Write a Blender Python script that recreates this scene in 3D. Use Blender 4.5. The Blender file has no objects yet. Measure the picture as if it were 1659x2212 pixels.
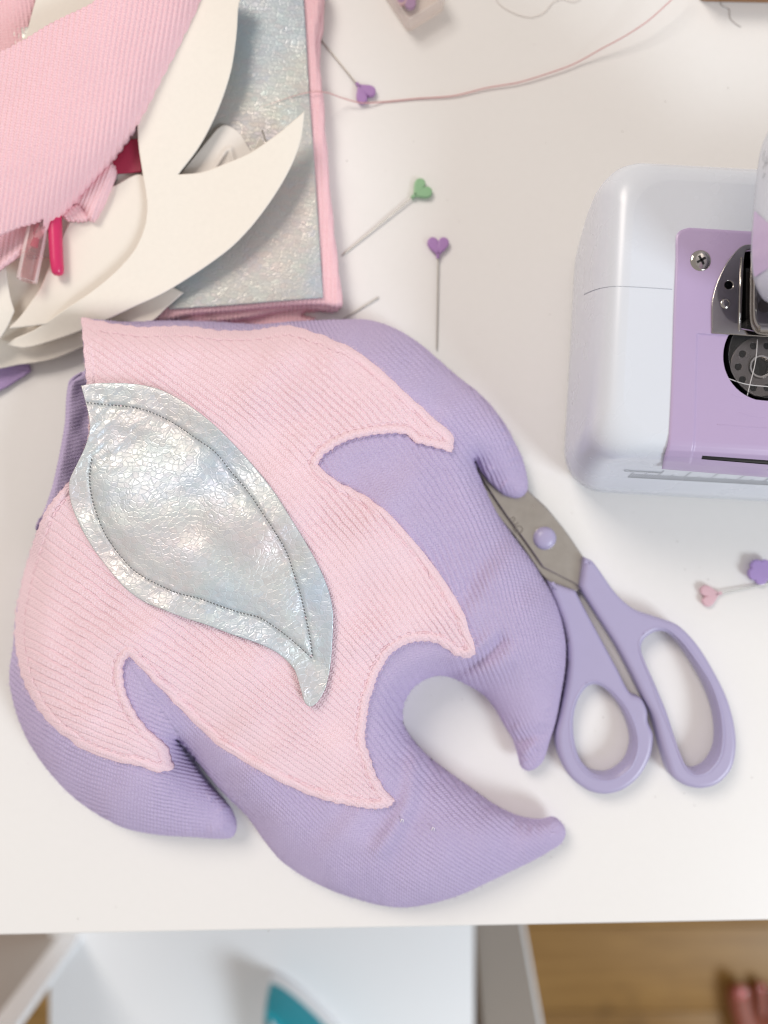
import bpy, bmesh, math, random
import numpy as np
from mathutils import Vector, Matrix

random.seed(7); np.random.seed(7)
sc = bpy.context.scene
C = sc.collection

# ------------------------------------------------------------------ camera, world, light
D = 330.0            # camera height above the table top, millimetres
F = 1659.0           # focal length in units of the 1659 x 2212 picture grid
CX, CY = 829.5, 1106.0
MM = 0.001

cd = bpy.data.cameras.new('camera'); cam = bpy.data.objects.new('camera', cd); C.objects.link(cam)
cam.location = (0, 0, D * MM)
cd.sensor_fit = 'HORIZONTAL'; cd.sensor_width = 36; cd.lens = 36
cd.clip_start = 0.005; cd.clip_end = 20
cd.dof.use_dof = True; cd.dof.focus_distance = 0.276; cd.dof.aperture_fstop = 5.4
sc.camera = cam

w = bpy.data.worlds.new('World'); sc.world = w; w.use_nodes = True
bg = w.node_tree.nodes['Background']
bg.inputs[0].default_value = (1.0, 0.93, 0.885, 1); bg.inputs[1].default_value = 0.41

def area(name, loc, target, size, power, col):
    l = bpy.data.lights.new(name, 'AREA'); l.shape = 'RECTANGLE'; l.size, l.size_y = size
    l.energy = power; l.color = col
    o = bpy.data.objects.new(name, l); C.objects.link(o); o.location = loc
    o.rotation_euler = (Vector(target) - Vector(loc)).to_track_quat('-Z', 'Y').to_euler()
    return o
area('window_light', (1.9, -1.5, 1.7), (0.02, -0.03, 0), (0.9, 0.9), 45.0, (0.83, 0.92, 1.0))
area('lamp_light', (-0.9, 1.2, 1.6), (-0.02, 0.02, 0), (0.8, 0.8), 24.0, (1.0, 0.91, 0.83))

sc.view_settings.view_transform = 'Standard'; sc.view_settings.look = 'None'
sc.view_settings.exposure = 0.18; sc.view_settings.gamma = 1.0
sc.view_settings.use_curve_mapping = False
sc.render.engine = 'CYCLES'
sc.cycles.use_denoising = True; sc.cycles.filter_width = 1.1
sc.cycles.max_bounces = 10; sc.cycles.diffuse_bounces = 6; sc.cycles.transparent_max_bounces = 16
sc.cycles.caustics_reflective = False

# ------------------------------------------------------------------ helpers
def P(px, py, z):
    """millimetre point that stands at height z on the sight line of a picture point"""
    k = (D - z) / F
    return ((px - CX) * k, -(py - CY) * k, z)
def PV(px, py, z): return Vector(P(px, py, z)) * MM

def tag(o, label=None, cat=None, group=None, kind=None):
    if label: o['label'] = label
    if cat: o['category'] = cat
    if group: o['group'] = group
    if kind: o['kind'] = kind
    return o

def empty(name, loc=(0, 0, 0)):
    o = bpy.data.objects.new(name, None); C.objects.link(o); o.location = loc
    o.empty_display_size = 0.01
    return o

def link(name, me, mat=None, parent=None, smooth=True):
    o = bpy.data.objects.new(name, me); C.objects.link(o)
    if mat is not None:
        me.materials.clear(); me.materials.append(mat)
    if smooth and len(me.polygons):
        me.polygons.foreach_set('use_smooth', [True] * len(me.polygons))
    if parent is not None:
        o.parent = parent
        o.matrix_parent_inverse = Matrix.Translation(-Vector(parent.location))
    return o

def mesh_np(name, V, faces_quads, uv=None, tris=None):
    """V in millimetres (n,3), quads (m,4)"""
    me = bpy.data.meshes.new(name)
    V = np.asarray(V, dtype=np.float64) * MM
    q = np.asarray(faces_quads, dtype=np.int32)
    me.vertices.add(len(V)); me.vertices.foreach_set('co', V.astype(np.float32).ravel())
    n = len(q)
    me.loops.add(n * 4); me.loops.foreach_set('vertex_index', q.ravel())
    me.polygons.add(n)
    me.polygons.foreach_set('loop_start', np.arange(0, n * 4, 4, dtype=np.int32))
    me.polygons.foreach_set('loop_total', np.full(n, 4, dtype=np.int32))
    if uv is not None:
        l = me.uv_layers.new(name='UVMap')
        l.data.foreach_set('uv', np.asarray(uv, dtype=np.float32)[q.ravel()].ravel())
    me.update(calc_edges=True); me.validate()
    return me

def spline(pts, n=8, closed=True):
    """Catmull-Rom through the points; a point with a third entry is a sharp corner"""
    P_ = [(float(p[0]), float(p[1])) for p in pts]
    cor = [len(p) > 2 for p in pts]
    N = len(P_)
    def seg(p0, p1, p2, p3):
        t = np.linspace(0, 1, n, endpoint=False)[:, None]
        p0, p1, p2, p3 = map(np.array, (p0, p1, p2, p3))
        # limited tangents so that uneven spacing does not overshoot
        d = np.linalg.norm(p2 - p1) + 1e-9
        m1 = (p2 - p0); m1 = m1 / (np.linalg.norm(m1) + 1e-9) * d
        m2 = (p3 - p1); m2 = m2 / (np.linalg.norm(m2) + 1e-9) * d
        h = t
        return ((2*h**3 - 3*h**2 + 1) * p1 + (h**3 - 2*h**2 + h) * m1 * .9 + (-2*h**3 + 3*h**2) * p2 + (h**3 - h**2) * m2 * .9)
    out = []
    rng = range(N) if closed else range(N - 1)
    for i in rng:
        p1, p2 = P_[i], P_[(i + 1) % N]
        p0 = P_[i - 1] if (closed or i > 0) else p1
        p3 = P_[(i + 2) % N] if (closed or i + 2 < N) else p2
        if cor[i]: p0 = p1
        if cor[(i + 1) % N]: p3 = p2
        out.append(seg(p0, p1, p2, p3))
    out = np.concatenate(out)
    if not closed: out = np.vstack([out, P_[-1]])
    return out

def seg_dist(Q, poly, closed=True):
    """distance of points Q to a polyline, nearest point too"""
    A = poly; B = np.roll(poly, -1, axis=0)
    if not closed: A, B = poly[:-1], poly[1:]
    AB = B - A; L2 = (AB ** 2).sum(1) + 1e-12
    bd = np.empty(len(Q)); bp = np.empty((len(Q), 2))
    for s in range(0, len(Q), 4000):
        q = Q[s:s + 4000]
        t = np.clip(((q[:, None, :] - A[None]) * AB[None]).sum(2) / L2[None], 0, 1)
        pr = A[None] + t[..., None] * AB[None]
        d2 = ((q[:, None, :] - pr) ** 2).sum(2)
        k = d2.argmin(1); ii = np.arange(len(q))
        bd[s:s + 4000] = np.sqrt(d2[ii, k]); bp[s:s + 4000] = pr[ii, k]
    return bd, bp

def fdist(V, poly, closed=True, st=4.0):
    """distance to an outline, from a coarse grid, refined close to it"""
    x0, y0 = V.min(0) - st; x1, y1 = V.max(0) + st
    gx = np.arange(x0, x1 + st, st); gy = np.arange(y0, y1 + st, st)
    XX, YY = np.meshgrid(gx, gy)
    q = np.stack([XX.ravel(), YY.ravel()], 1)
    pd = poly[::2] if len(poly) > 200 else poly
    d = seg_dist(q, pd, closed)[0].reshape(XX.shape)
    fx = (V[:, 0] - x0) / st; fy = (V[:, 1] - y0) / st; xi = np.minimum(fx.astype(int), len(gx) - 2); yi = np.minimum(fy.astype(int), len(gy) - 2); fx = fx - xi; fy = fy - yi
    r = (d[yi, xi] * (1 - fx) + d[yi, xi + 1] * fx) * (1 - fy) + (d[yi + 1, xi] * (1 - fx) + d[yi + 1, xi + 1] * fx) * fy
    k = np.nonzero(r < 2.2 * st)[0]
    if len(k): r[k] = seg_dist(V[k], poly, closed)[0]
    return r

def raster(polys, xs, ys):
    """even-odd fill of cell centres"""
    M = np.zeros((len(ys), len(xs)), bool)
    for poly in polys:
        A = poly; B = np.roll(poly, -1, axis=0)
        for r, y in enumerate(ys):
            m = (A[:, 1] <= y) != (B[:, 1] <= y)
            if not m.any(): continue
            xc = np.sort(A[m, 0] + (y - A[m, 1]) * (B[m, 0] - A[m, 0]) / (B[m, 1] - A[m, 1]))
            for a, b in zip(xc[0::2], xc[1::2]):
                i0, i1 = np.searchsorted(xs, (a, b)); M[r, i0:i1] ^= True
    return M

class Grid:
    """quads filling a picture-plane outline, the rim snapped onto the outline"""
    def __init__(s, polys, step):
        allp = np.concatenate(polys)
        x0, y0 = allp.min(0) - step; x1, y1 = allp.max(0) + step
        gx = np.arange(x0, x1 + step, step); gy = np.arange(y0, y1 + step, step)
        M = raster(polys, (gx[:-1] + gx[1:]) / 2, (gy[:-1] + gy[1:]) / 2)
        H, W = M.shape
        idx = np.arange((H + 1) * (W + 1)).reshape(H + 1, W + 1)
        r, c = np.nonzero(M)
        q = np.stack([idx[r + 1, c], idx[r + 1, c + 1], idx[r, c + 1], idx[r, c]], 1)  # ccw seen from above
        Mp = np.pad(M, 1)
        cnt = Mp[:-1, :-1].astype(int) + Mp[1:, :-1] + Mp[:-1, 1:] + Mp[1:, 1:]
        E = []
        up = M & ~Mp[:-2, 1:-1]; a = np.nonzero(up); E.append(np.stack([idx[a[0], a[1] + 1], idx[a[0], a[1]]], 1))
        dn = M & ~Mp[2:, 1:-1]; a = np.nonzero(dn); E.append(np.stack([idx[a[0] + 1, a[1]], idx[a[0] + 1, a[1] + 1]], 1))
        lf = M & ~Mp[1:-1, :-2]; a = np.nonzero(lf); E.append(np.stack([idx[a[0], a[1]], idx[a[0] + 1, a[1]]], 1))
        rt = M & ~Mp[1:-1, 2:]; a = np.nonzero(rt); E.append(np.stack([idx[a[0] + 1, a[1] + 1], idx[a[0], a[1] + 1]], 1))
        E = np.concatenate(E)
        used = np.unique(q); mp = np.full(idx.size, -1); mp[used] = np.arange(len(used))
        XX, YY = np.meshgrid(gx, gy)
        s.V = np.stack([XX.ravel()[used], YY.ravel()[used]], 1)
        s.q = mp[q]; s.e = mp[E]
        s.rim = np.unique(s.e)
        best = None
        for p in polys:
            d, n_ = seg_dist(s.V[s.rim], p)
            if best is None: best, bn = d, n_
            else:
                k = d < best; best = np.where(k, d, best); bn = np.where(k[:, None], n_, bn)
        s.V[s.rim] = bn
        isr = np.zeros(len(s.V), bool); isr[s.rim] = True
        near = isr.copy()
        for _ in range(2):
            k = near[s.q].any(1); near[s.q[k].ravel()] = True
        kq = near[s.q].any(1); qq = s.q[kq]
        mv = near & ~isr
        for _ in range(5):
            acc = np.zeros_like(s.V); cn = np.zeros(len(s.V))
            for a_, b_ in ((0, 1), (1, 2), (2, 3), (3, 0)):
                for u_, v_ in ((a_, b_), (b_, a_)):
                    np.add.at(acc, qq[:, u_], s.V[qq[:, v_]]); np.add.at(cn, qq[:, u_], 1)
            av = acc / np.maximum(cn, 1)[:, None]
            s.V[mv] = av[mv]
            # let rim points slide a little so that they spread evenly
    def world(s, z):
        k = (D - z) / F
        return np.stack([(s.V[:, 0] - CX) * k, -(s.V[:, 1] - CY) * k, z], 1)
    def normals(s, W):
        a, b, c, d = (W[s.q[:, i]] for i in range(4))
        fn = np.cross(c - a, d - b)
        n = np.zeros_like(W)
        for i in range(4): np.add.at(n, s.q[:, i], fn)
        return n / (np.linalg.norm(n, axis=1, keepdims=True) + 1e-12)
    def solid(s, name, W, thick, uv=None):
        """top sheet W, under sheet offset along the normal, rim walls"""
        Nn = s.normals(W); Nn[s.rim] = (0, 0, 1)
        B = W - Nn * (thick if np.isscalar(thick) else thick[:, None])
        n = len(W)
        V = np.vstack([W, B])
        side = np.stack([s.e[:, 0], s.e[:, 0] + n, s.e[:, 1] + n, s.e[:, 1]], 1)
        Q = np.vstack([s.q, s.q[:, ::-1] + n, side])
        if uv is not None: uv = np.vstack([uv, uv])
        return mesh_np(name, V, Q, uv)

def smooth01(t): t = np.clip(t, 0, 1); return t * t * (3 - 2 * t)

def vnoise(x, y, seed=0):
    """smooth value noise on arrays"""
    xi = np.floor(x).astype(int); yi = np.floor(y).astype(int)
    fx = x - xi; fy = y - yi; fx = fx * fx * (3 - 2 * fx); fy = fy * fy * (3 - 2 * fy)
    def h(a, b):
        n = (a * 374761393 + b * 668265263 + seed * 982451653) & 0x7fffffff
        n = ((n ^ (n >> 13)) * 1274126177) & 0x7fffffff
        return (n & 0xffff) / 65535.0
    return (h(xi, yi) * (1 - fx) + h(xi + 1, yi) * fx) * (1 - fy) + (h(xi, yi + 1) * (1 - fx) + h(xi + 1, yi + 1) * fx) * fy

def flat(name, polys_mm, z0, z1, bevel, mat, parent=None, res=3):
    """a flat piece with rounded edges: outline (and holes) in millimetres, from z0 to z1"""
    cu = bpy.data.curves.new(name, 'CURVE'); cu.dimensions = '2D'; cu.fill_mode = 'BOTH'
    h = (z1 - z0) / 2 - bevel
    cu.extrude = max(h, 0) * MM; cu.bevel_depth = bevel * MM; cu.bevel_resolution = res; cu.offset = -bevel * MM
    for poly in polys_mm:
        sp = cu.splines.new('POLY'); sp.points.add(len(poly) - 1)
        for i, p in enumerate(poly): sp.points[i].co = (p[0] * MM, p[1] * MM, 0, 1)
        sp.use_cyclic_u = True
    tmp = bpy.data.objects.new('tmp', cu); C.objects.link(tmp)
    dg = bpy.context.evaluated_depsgraph_get()
    me = bpy.data.meshes.new_from_object(tmp.evaluated_get(dg))
    bpy.data.objects.remove(tmp); bpy.data.curves.remove(cu)
    me.transform(Matrix.Translation((0, 0, (z0 + z1) / 2 * MM)))
    me.name = name
    o = link(name, me, mat, parent, smooth=False)
    ang(me)
    return o

def ang(me, a=40):
    me.polygons.foreach_set('use_smooth', [True] * len(me.polygons))
    me.set_sharp_from_angle(angle=math.radians(a))

def pxpoly(pts, z, n=8, closed=True):
    s_ = spline(pts, n, closed) if n > 1 else np.array([p[:2] for p in pts], float)
    return np.array([P(a, b, z)[:2] for a, b in s_])

def tube(name, pts, r, mat, parent=None, res=8, kind=None):
    """swept round tube through millimetre points; r may be a list"""
    pts = [Vector(p) for p in pts]; n = len(pts)
    V = []; Q = []
    up = Vector((0, 0, 1))
    for i, p in enumerate(pts):
        t = (pts[min(i + 1, n - 1)] - pts[max(i - 1, 0)]).normalized()
        u = up if abs(t.dot(up)) < .95 else Vector((1, 0, 0))
        a = t.cross(u).normalized(); b = a.cross(t).normalized()
        rr = r[i] if hasattr(r, '__len__') else r
        for k in range(res):
            an = 2 * math.pi * k / res
            V.append(p + (a * math.cos(an) + b * math.sin(an)) * rr)
    for i in range(n - 1):
        for k in range(res):
            k2 = (k + 1) % res
            Q.append((i * res + k, (i + 1) * res + k, (i + 1) * res + k2, i * res + k2))
    me = bpy.data.meshes.new(name)
    caps = [tuple(range(res)), tuple((n - 1) * res + k for k in reversed(range(res)))]
    me.from_pydata([v * MM for v in V], [], Q + caps); me.update()
    o = link(name, me, mat, parent)
    if len(pts) == 2 or res < 6: ang(me, 50)
    return o

def loft(name, loops, mat, parent=None, cap0=True, cap1=True, angle=50):
    n = len(loops[0]); V = [Vector(p) * MM for l in loops for p in l]; Fc = []
    for i in range(len(loops) - 1):
        for k in range(n):
            k2 = (k + 1) % n
            Fc.append((i * n + k, i * n + k2, (i + 1) * n + k2, (i + 1) * n + k))
    if cap0: Fc.append(tuple(reversed(range(n))))
    if cap1: Fc.append(tuple((len(loops) - 1) * n + k for k in range(n)))
    me = bpy.data.meshes.new(name); me.from_pydata(V, [], Fc); me.update()
    o = link(name, me, mat, parent); ang(me, angle)
    return o

def box(name, lo, hi, mat, parent=None, bev=0.6, rot=0, piv=(0, 0)):
    bm = bmesh.new(); bmesh.ops.create_cube(bm, size=1)
    for v in bm.verts:
        v.co = Vector([(lo[i] + hi[i]) / 2 + v.co[i] * (hi[i] - lo[i]) for i in range(3)])
    if bev: bmesh.ops.bevel(bm, geom=bm.edges[:], offset=bev, segments=2, affect='EDGES', profile=.6)
    if rot: bmesh.ops.rotate(bm, verts=bm.verts, cent=(piv[0], piv[1], 0), matrix=Matrix.Rotation(rot, 3, 'Z'))
    bmesh.ops.scale(bm, vec=(MM, MM, MM), verts=bm.verts)
    me = bpy.data.meshes.new(name); bm.to_mesh(me); bm.free()
    o = link(name, me, mat, parent); ang(me, 40)
    return o

def circ(cx, cy, r, n=32, a0=0): return [(cx + r * math.cos(a0 + 2 * math.pi * k / n), cy + r * math.sin(a0 + 2 * math.pi * k / n)) for k in range(n)]

# ------------------------------------------------------------------ materials
class NT:
    def __init__(s, name):
        s.m = bpy.data.materials.new(name); s.m.use_nodes = True
        s.t = s.m.node_tree; s.p = s.t.nodes['Principled BSDF']; s.out = s.t.nodes['Material Output']
    def n(s, kind, **kw):
        nd = s.t.nodes.new('ShaderNode' + kind)
        for k, v in kw.items():
            if k.startswith('i_'):
                key = k[2:]; key = int(key) if key.isdigit() else key.replace('_', ' ')
                nd.inputs[key].default_value = v
            else: setattr(nd, k, v)
        return nd
    def l(s, a, b): s.t.links.new(a, b)
    def math(s, op, a, b=None, c=None):
        nd = s.n('Math', operation=op)
        for i, v in enumerate((a, b, c)):
            if v is None: continue
            if isinstance(v, (int, float)): nd.inputs[i].default_value = v
            else: s.l(v, nd.inputs[i])
        return nd.outputs[0]
    def mix(s, fac, a, b):
        nd = s.n('Mix', data_type='RGBA')
        for sock, v in ((nd.inputs[0], fac), (nd.inputs[6], a), (nd.inputs[7], b)):
            if isinstance(v, (int, float)): sock.default_value = v
            elif isinstance(v, tuple): sock.default_value = (*v, 1)
            else: s.l(v, sock)
        return nd.outputs[2]
    def ramp(s, fac, a, b):
        nd = s.n('MapRange'); s.l(fac, nd.inputs[0]); nd.inputs[1].default_value = a; nd.inputs[2].default_value = b
        return nd.outputs[0]
    def bump(s, h, dist, strength=1.0, prev=None):
        nd = s.n('Bump'); nd.inputs['Distance'].default_value = dist * MM; nd.inputs['Strength'].default_value = strength
        s.l(h, nd.inputs['Height'])
        if prev is not None: s.l(prev, nd.inputs['Normal'])
        return nd.outputs[0]
    def obj(s): return s.n('TexCoord').outputs['Object']
    def noise(s, vec, scale, detail=3, rough=.5):
        nd = s.n('TexNoise'); nd.inputs['Scale'].default_value = scale; nd.inputs['Detail'].default_value = detail
        nd.inputs['Roughness'].default_value = rough; s.l(vec, nd.inputs['Vector'])
        return nd.outputs[0]
    def set(s, **kw):
        for k, v in kw.items():
            s.p.inputs[k.replace('_', ' ')].default_value = (*v, 1) if isinstance(v, tuple) and len(v) == 3 else v
        return s

def plain(name, col, rough=.5, metal=0.0, var=.06, bumpd=0.0, scale=400, **kw):
    t = NT(name); o = t.obj()
    n = t.noise(o, scale, 4)
    t.l(t.mix(n, tuple(c * (1 - var) for c in col), tuple(min(1, c * (1 + var)) for c in col)), t.p.inputs['Base Color'])
    t.set(Roughness=rough, Metallic=metal)
    r = t.noise(o, scale * .4, 3); mr = t.n('MapRange'); t.l(r, mr.inputs[0])
    mr.inputs[3].default_value = max(rough - .07, 0); mr.inputs[4].default_value = min(rough + .07, 1)
    t.l(mr.outputs[0], t.p.inputs['Roughness'])
    if bumpd: t.l(t.bump(t.noise(o, scale * 3, 4), bumpd), t.p.inputs['Normal'])
    for k, v in kw.items(): t.set(**{k: v})
    return t.m

def knit(name, col, deep, knit_bump=.16, sheen=.2):
    """rib knit cloth: the ribs are modelled, the loops and fuzz are fine relief"""
    t = NT(name); uv = t.n('UVMap').outputs[0]; o = t.obj()
    sp = t.n('SeparateXYZ'); t.l(uv, sp.inputs[0])
    fr = t.math('FRACT', sp.outputs[0]); a = t.math('ABSOLUTE', t.math('SUBTRACT', fr, .5))
    ph = t.math('ADD', sp.outputs[1], t.math('MULTIPLY', a, 1.4))
    sv = t.math('SINE', t.math('MULTIPLY', ph, 6.2832))
    fz = t.noise(o, 2600, 3, .7)
    b1 = t.bump(sv, knit_bump, .45)
    b2 = t.bump(fz, .16, .8, b1)
    t.l(b2, t.p.inputs['Normal'])
    big = t.noise(o, 45, 3); c1 = t.mix(t.ramp(big, .3, .7), col, tuple(c * .94 for c in col))
    yarn = t.mix(t.ramp(t.noise(o, 1500, 2, .6), .40, .70), c1, deep)
    t.l(yarn, t.p.inputs['Base Color'])
    t.set(Roughness=.92, Sheen_Weight=sheen, Sheen_Roughness=.5)
    t.set(Sheen_Tint=tuple(min(1, c * 1.2) for c in col), Specular_IOR_Level=.15)
    return t.m

def holo(name, col, cell, strength, metal=.75, rough=.3, stretch=(1, 1.25, 1), film=True):
    """crackled silver vinyl with a thin colour-shifting film"""
    t = NT(name); o = t.obj()
    mp = t.n('Mapping'); mp.inputs['Scale'].default_value = stretch; mp.inputs['Rotation'].default_value = (0, 0, .18)
    wob = t.n('VectorMath', operation='ADD'); nz = t.n('TexNoise'); nz.inputs['Scale'].default_value = 260
    t.l(o, nz.inputs['Vector']); sc_ = t.n('VectorMath', operation='SCALE'); sc_.inputs['Scale'].default_value = .0022
    t.l(nz.outputs['Color'], sc_.inputs[0]); t.l(o, wob.inputs[0]); t.l(sc_.outputs[0], wob.inputs[1])
    t.l(wob.outputs[0], mp.inputs['Vector'])
    def vor(feature, scale, met='EUCLIDEAN'):
        v = t.n('TexVoronoi', feature=feature)
        if feature != 'DISTANCE_TO_EDGE': v.distance = met
        v.inputs['Scale'].default_value = scale; v.inputs['Randomness'].default_value = .8
        t.l(mp.outputs[0], v.inputs['Vector']); return v
    e = vor('DISTANCE_TO_EDGE', cell); crack = t.ramp(e.outputs['Distance'], 0, .16)
    f = vor('F1', cell, 'CHEBYCHEV')
    rnd = t.n('SeparateXYZ'); t.l(f.outputs['Color'], rnd.inputs[0])
    b1 = t.bump(crack, .13, strength)
    b2 = t.bump(f.outputs['Distance'], .26, strength * .75, b1)
    b3 = t.bump(t.noise(o, 1400, 3, .5), .035, strength * .5, b2)
    b4 = t.bump(t.noise(mp.outputs[0], 330, 1), .10, strength * .5, b3)
    t.l(b4, t.p.inputs['Normal'])
    hue = t.noise(o, 22, 1)
    cr = t.n('ValToRGB'); t.l(hue, cr.inputs[0])
    el = cr.color_ramp.elements
    el[0].position = .32; el[0].color = (col[0] * .90, col[1] * .99, col[2] * 1.12, 1)
    el[1].position = .68; el[1].color = (col[0] * 1.10, col[1] * .97, col[2] * .96, 1)
    m_ = el.new(.5); m_.color = (*col, 1)
    cellc = t.n('ValToRGB'); t.l(rnd.outputs[0], cellc.inputs[0])
    ce = cellc.color_ramp.elements
    ce[0].color = (.72, .84, 1, 1); ce[1].color = (1, .80, .80, 1)
    k = ce.new(.33); k.color = (.82, 1, .97, 1); k = ce.new(.66); k.color = (.95, .93, .97, 1)
    t.l(t.mix(.09, cr.outputs[0], cellc.outputs[0]), t.p.inputs['Base Color'])
    rr = t.n('MapRange'); t.l(rnd.outputs[1], rr.inputs[0]); rr.inputs[3].default_value = rough - .08; rr.inputs[4].default_value = rough + .12
    t.l(rr.outputs[0], t.p.inputs['Roughness'])
    t.set(Metallic=metal)
    if film:
        th = t.n('MapRange'); t.l(t.noise(o, 60, 3), th.inputs[0]); th.inputs[1].default_value = .3; th.inputs[2].default_value = .7
        th.inputs[3].default_value = 200; th.inputs[4].default_value = 300
        ad = t.math('ADD', th.outputs[0], t.math('MULTIPLY', rnd.outputs[2], 50))
        t.l(ad, t.p.inputs['Thin Film Thickness']); t.p.inputs['Thin Film IOR'].default_value = 1.3
    return t.m

M = {}
M['table'] = plain('white_laminate', (.80, .785, .765), .38, var=.012, bumpd=.006, scale=300)
M['purple'] = knit('lilac_rib_knit', (.55, .468, .665), (.475, .39, .595))
M['pink'] = knit('pink_rib_knit', (.895, .685, .745), (.86, .63, .695))
M['pink2'] = knit('warm_pink_rib_knit', (.90, .61, .655), (.86, .535, .585))
M['rosy'] = knit('rose_rib_knit', (.91, .60, .64), (.87, .52, .57))
M['violet'] = knit('violet_rib_knit', (.45, .33, .56), (.38, .27, .50))
M['holo'] = holo('iridescent_crackle_vinyl', (.575, .615, .63), 430, .68, metal=.32, rough=.43)
M['silver'] = holo('matt_silver_vinyl', (.43, .455, .445), 420, .62, metal=.28, rough=.45, stretch=(.8, 1.4, 1))
M['stitch'] = plain('charcoal_thread', (.17, .175, .18), .7)
M['card'] = plain('cream_card', (.80, .755, .68), .7, var=.03, bumpd=.01, scale=500)
M['card2'] = plain('pale_card', (.79, .74, .665), .7, var=.015, bumpd=.01, scale=500)
M['tracing'] = plain('tracing_paper', (.76, .71, .66), .6, var=.02, scale=300)
M['lilac_plastic'] = plain('lilac_plastic', (.40, .365, .54), .36, var=.015, scale=200)
M['steel'] = plain('brushed_steel', (.64, .60, .55), .30, 1.0, var=.10, scale=300)
M['chrome'] = plain('polished_steel', (.50, .47, .44), .10, 1.0, var=.03, scale=200)
M['pinsteel'] = plain('pin_steel', (.50, .47, .42), .42, 1.0, var=.03, scale=200)
M['mach'] = plain('bluish_white_plastic', (.675, .71, .77), .27, var=.008, scale=120)
M['machlilac'] = plain('lilac_panel_plastic', (.46, .36, .55), .30, var=.012, scale=200)
M['black'] = plain('black_plastic', (.006, .006, .007), .4, var=.2)
M['bobbin'] = plain('dull_bobbin_metal', (.17, .155, .15), .30, .8, var=.06)
M['ink'] = plain('grey_print', (.30, .32, .33), .7)
M['thread'] = plain('rose_thread', (.66, .38, .38), .8)
M['palethread'] = plain('pale_thread', (.75, .70, .66), .8)
M['greythread'] = plain('grey_lint', (.46, .43, .41), .8)
M['lint'] = plain('white_lint', (.85, .82, .85), .9)
M['magenta'] = plain('magenta_plastic', (.62, .03, .13), .30, var=.03)
M['crimson'] = plain('crimson_card', (.34, .02, .06), .6, var=.05)
M['wood'] = None
M['skin'] = plain('skin', (.30, .085, .05), .5, var=.08, scale=120, Subsurface_Weight=.15)
M['nail'] = plain('nail_polish', (.55, .16, .15), .12)
M['whitefurn'] = plain('white_furniture', (.86, .89, .92), .45, var=.01)
M['greyfurn'] = plain('grey_furniture', (.28, .245, .21), .6, var=.03)
M['shadefurn'] = plain('shaded_board_face', (.44, .41, .38), .6, var=.03)
M['teal'] = plain('teal_plastic', (.0, .29, .37), .3, var=.05)
M['blade'] = M['steel']

def translucent(name, col, rough=.35, trans=.45, ior=1.45):
    t = NT(name); o = t.obj(); n = t.noise(o, 200, 2)
    t.l(t.mix(n, tuple(c * .96 for c in col), col), t.p.inputs['Base Color'])
    t.set(Roughness=rough, Transmission_Weight=trans, IOR=ior)
    return t.m
M['pin_violet'] = translucent('violet_pin_plastic', (.50, .28, .60), .38, .25)
M['pin_green'] = translucent('green_pin_plastic', (.36, .62, .36), .38, .25)
M['pin_pink'] = translucent('pink_pin_plastic', (.86, .58, .64), .38, .25)
M['pin_flower'] = translucent('lilac_pin_plastic', (.50, .36, .72), .38, .25)
def thin_clear(name, col, dens=.12, rough=.08):
    t = NT(name); o = t.obj()
    tr = t.n('BsdfTransparent'); mixs = t.n('MixShader'); fres = t.n('Fresnel'); fres.inputs[0].default_value = 1.45
    n = t.noise(o, 150, 2)
    t.l(t.mix(n, col, tuple(min(1, c * 1.03) for c in col)), tr.inputs[0])
    t.set(Base_Color=col, Roughness=rough)
    f = t.math('MINIMUM', t.math('ADD', t.math('MULTIPLY', fres.outputs[0], .55), dens), .9)
    t.l(f, mixs.inputs[0]); t.l(tr.outputs[0], mixs.inputs[1]); t.l(t.p.outputs[0], mixs.inputs[2])
    t.l(mixs.outputs[0], t.out.inputs[0])
    return t.m
M['clear'] = thin_clear('clear_plastic', (.97, .96, .96), .0)
M['frost'] = thin_clear('frosted_plastic', (.97, .955, .945), .04, .3)
M['clearpink'] = thin_clear('clear_rosy_plastic', (.90, .78, .78), .08, .1)

def wood(name, a, b, scale=6):
    t = NT(name); o = t.obj()
    mp = t.n('Mapping'); mp.inputs['Scale'].default_value = (1.2, 14, 14); t.l(o, mp.inputs['Vector'])
    oi = t.n('ObjectInfo'); ad = t.n('VectorMath', operation='ADD'); t.l(mp.outputs[0], ad.inputs[0]); t.l(oi.outputs['Random'], ad.inputs[1])
    n = t.noise(ad.outputs[0], scale, 6, .62)
    kn = t.noise(o, 9, 2)
    c = t.mix(t.ramp(n, .3, .72), a, b)
    c = t.mix(t.ramp(kn, .62, .8), c, tuple(x * .55 for x in a))
    t.l(c, t.p.inputs['Base Color']); t.set(Roughness=.45)
    t.l(t.bump(n, .2, .5), t.p.inputs['Normal'])
    return t.m
M['wood'] = wood('oak_floor', (.27, .14, .032), (.39, .22, .06))
M['darkwood'] = wood('brown_wood', (.26, .12, .045), (.36, .18, .07))

# ------------------------------------------------------------------ table
FLOOR = -720.0
def edge_y(px): return 2021 + (1989 - 2021) * px / 1659.0
tl = P(-900, edge_y(-900), 0); tr = P(2600, edge_y(2600), 0)
table = empty('table', (0, 0, FLOOR * MM))
tag(table, 'white laminate table that carries the sewing things', 'table')
outline = [(tl[0], tl[1]), (tr[0], tr[1]), (tr[0], 520), (tl[0], 520)]
flat('tabletop', [outline], -25, 0, 1.2, M['table'], table, 3)
for sx, sy in ((-300, 470), (310, 470), (-300, 60), (310, 60)):
    box('leg', (sx - 22, sy - 22, FLOOR), (sx + 22, sy + 22, -25.5), M['whitefurn'], table, 2)

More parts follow.
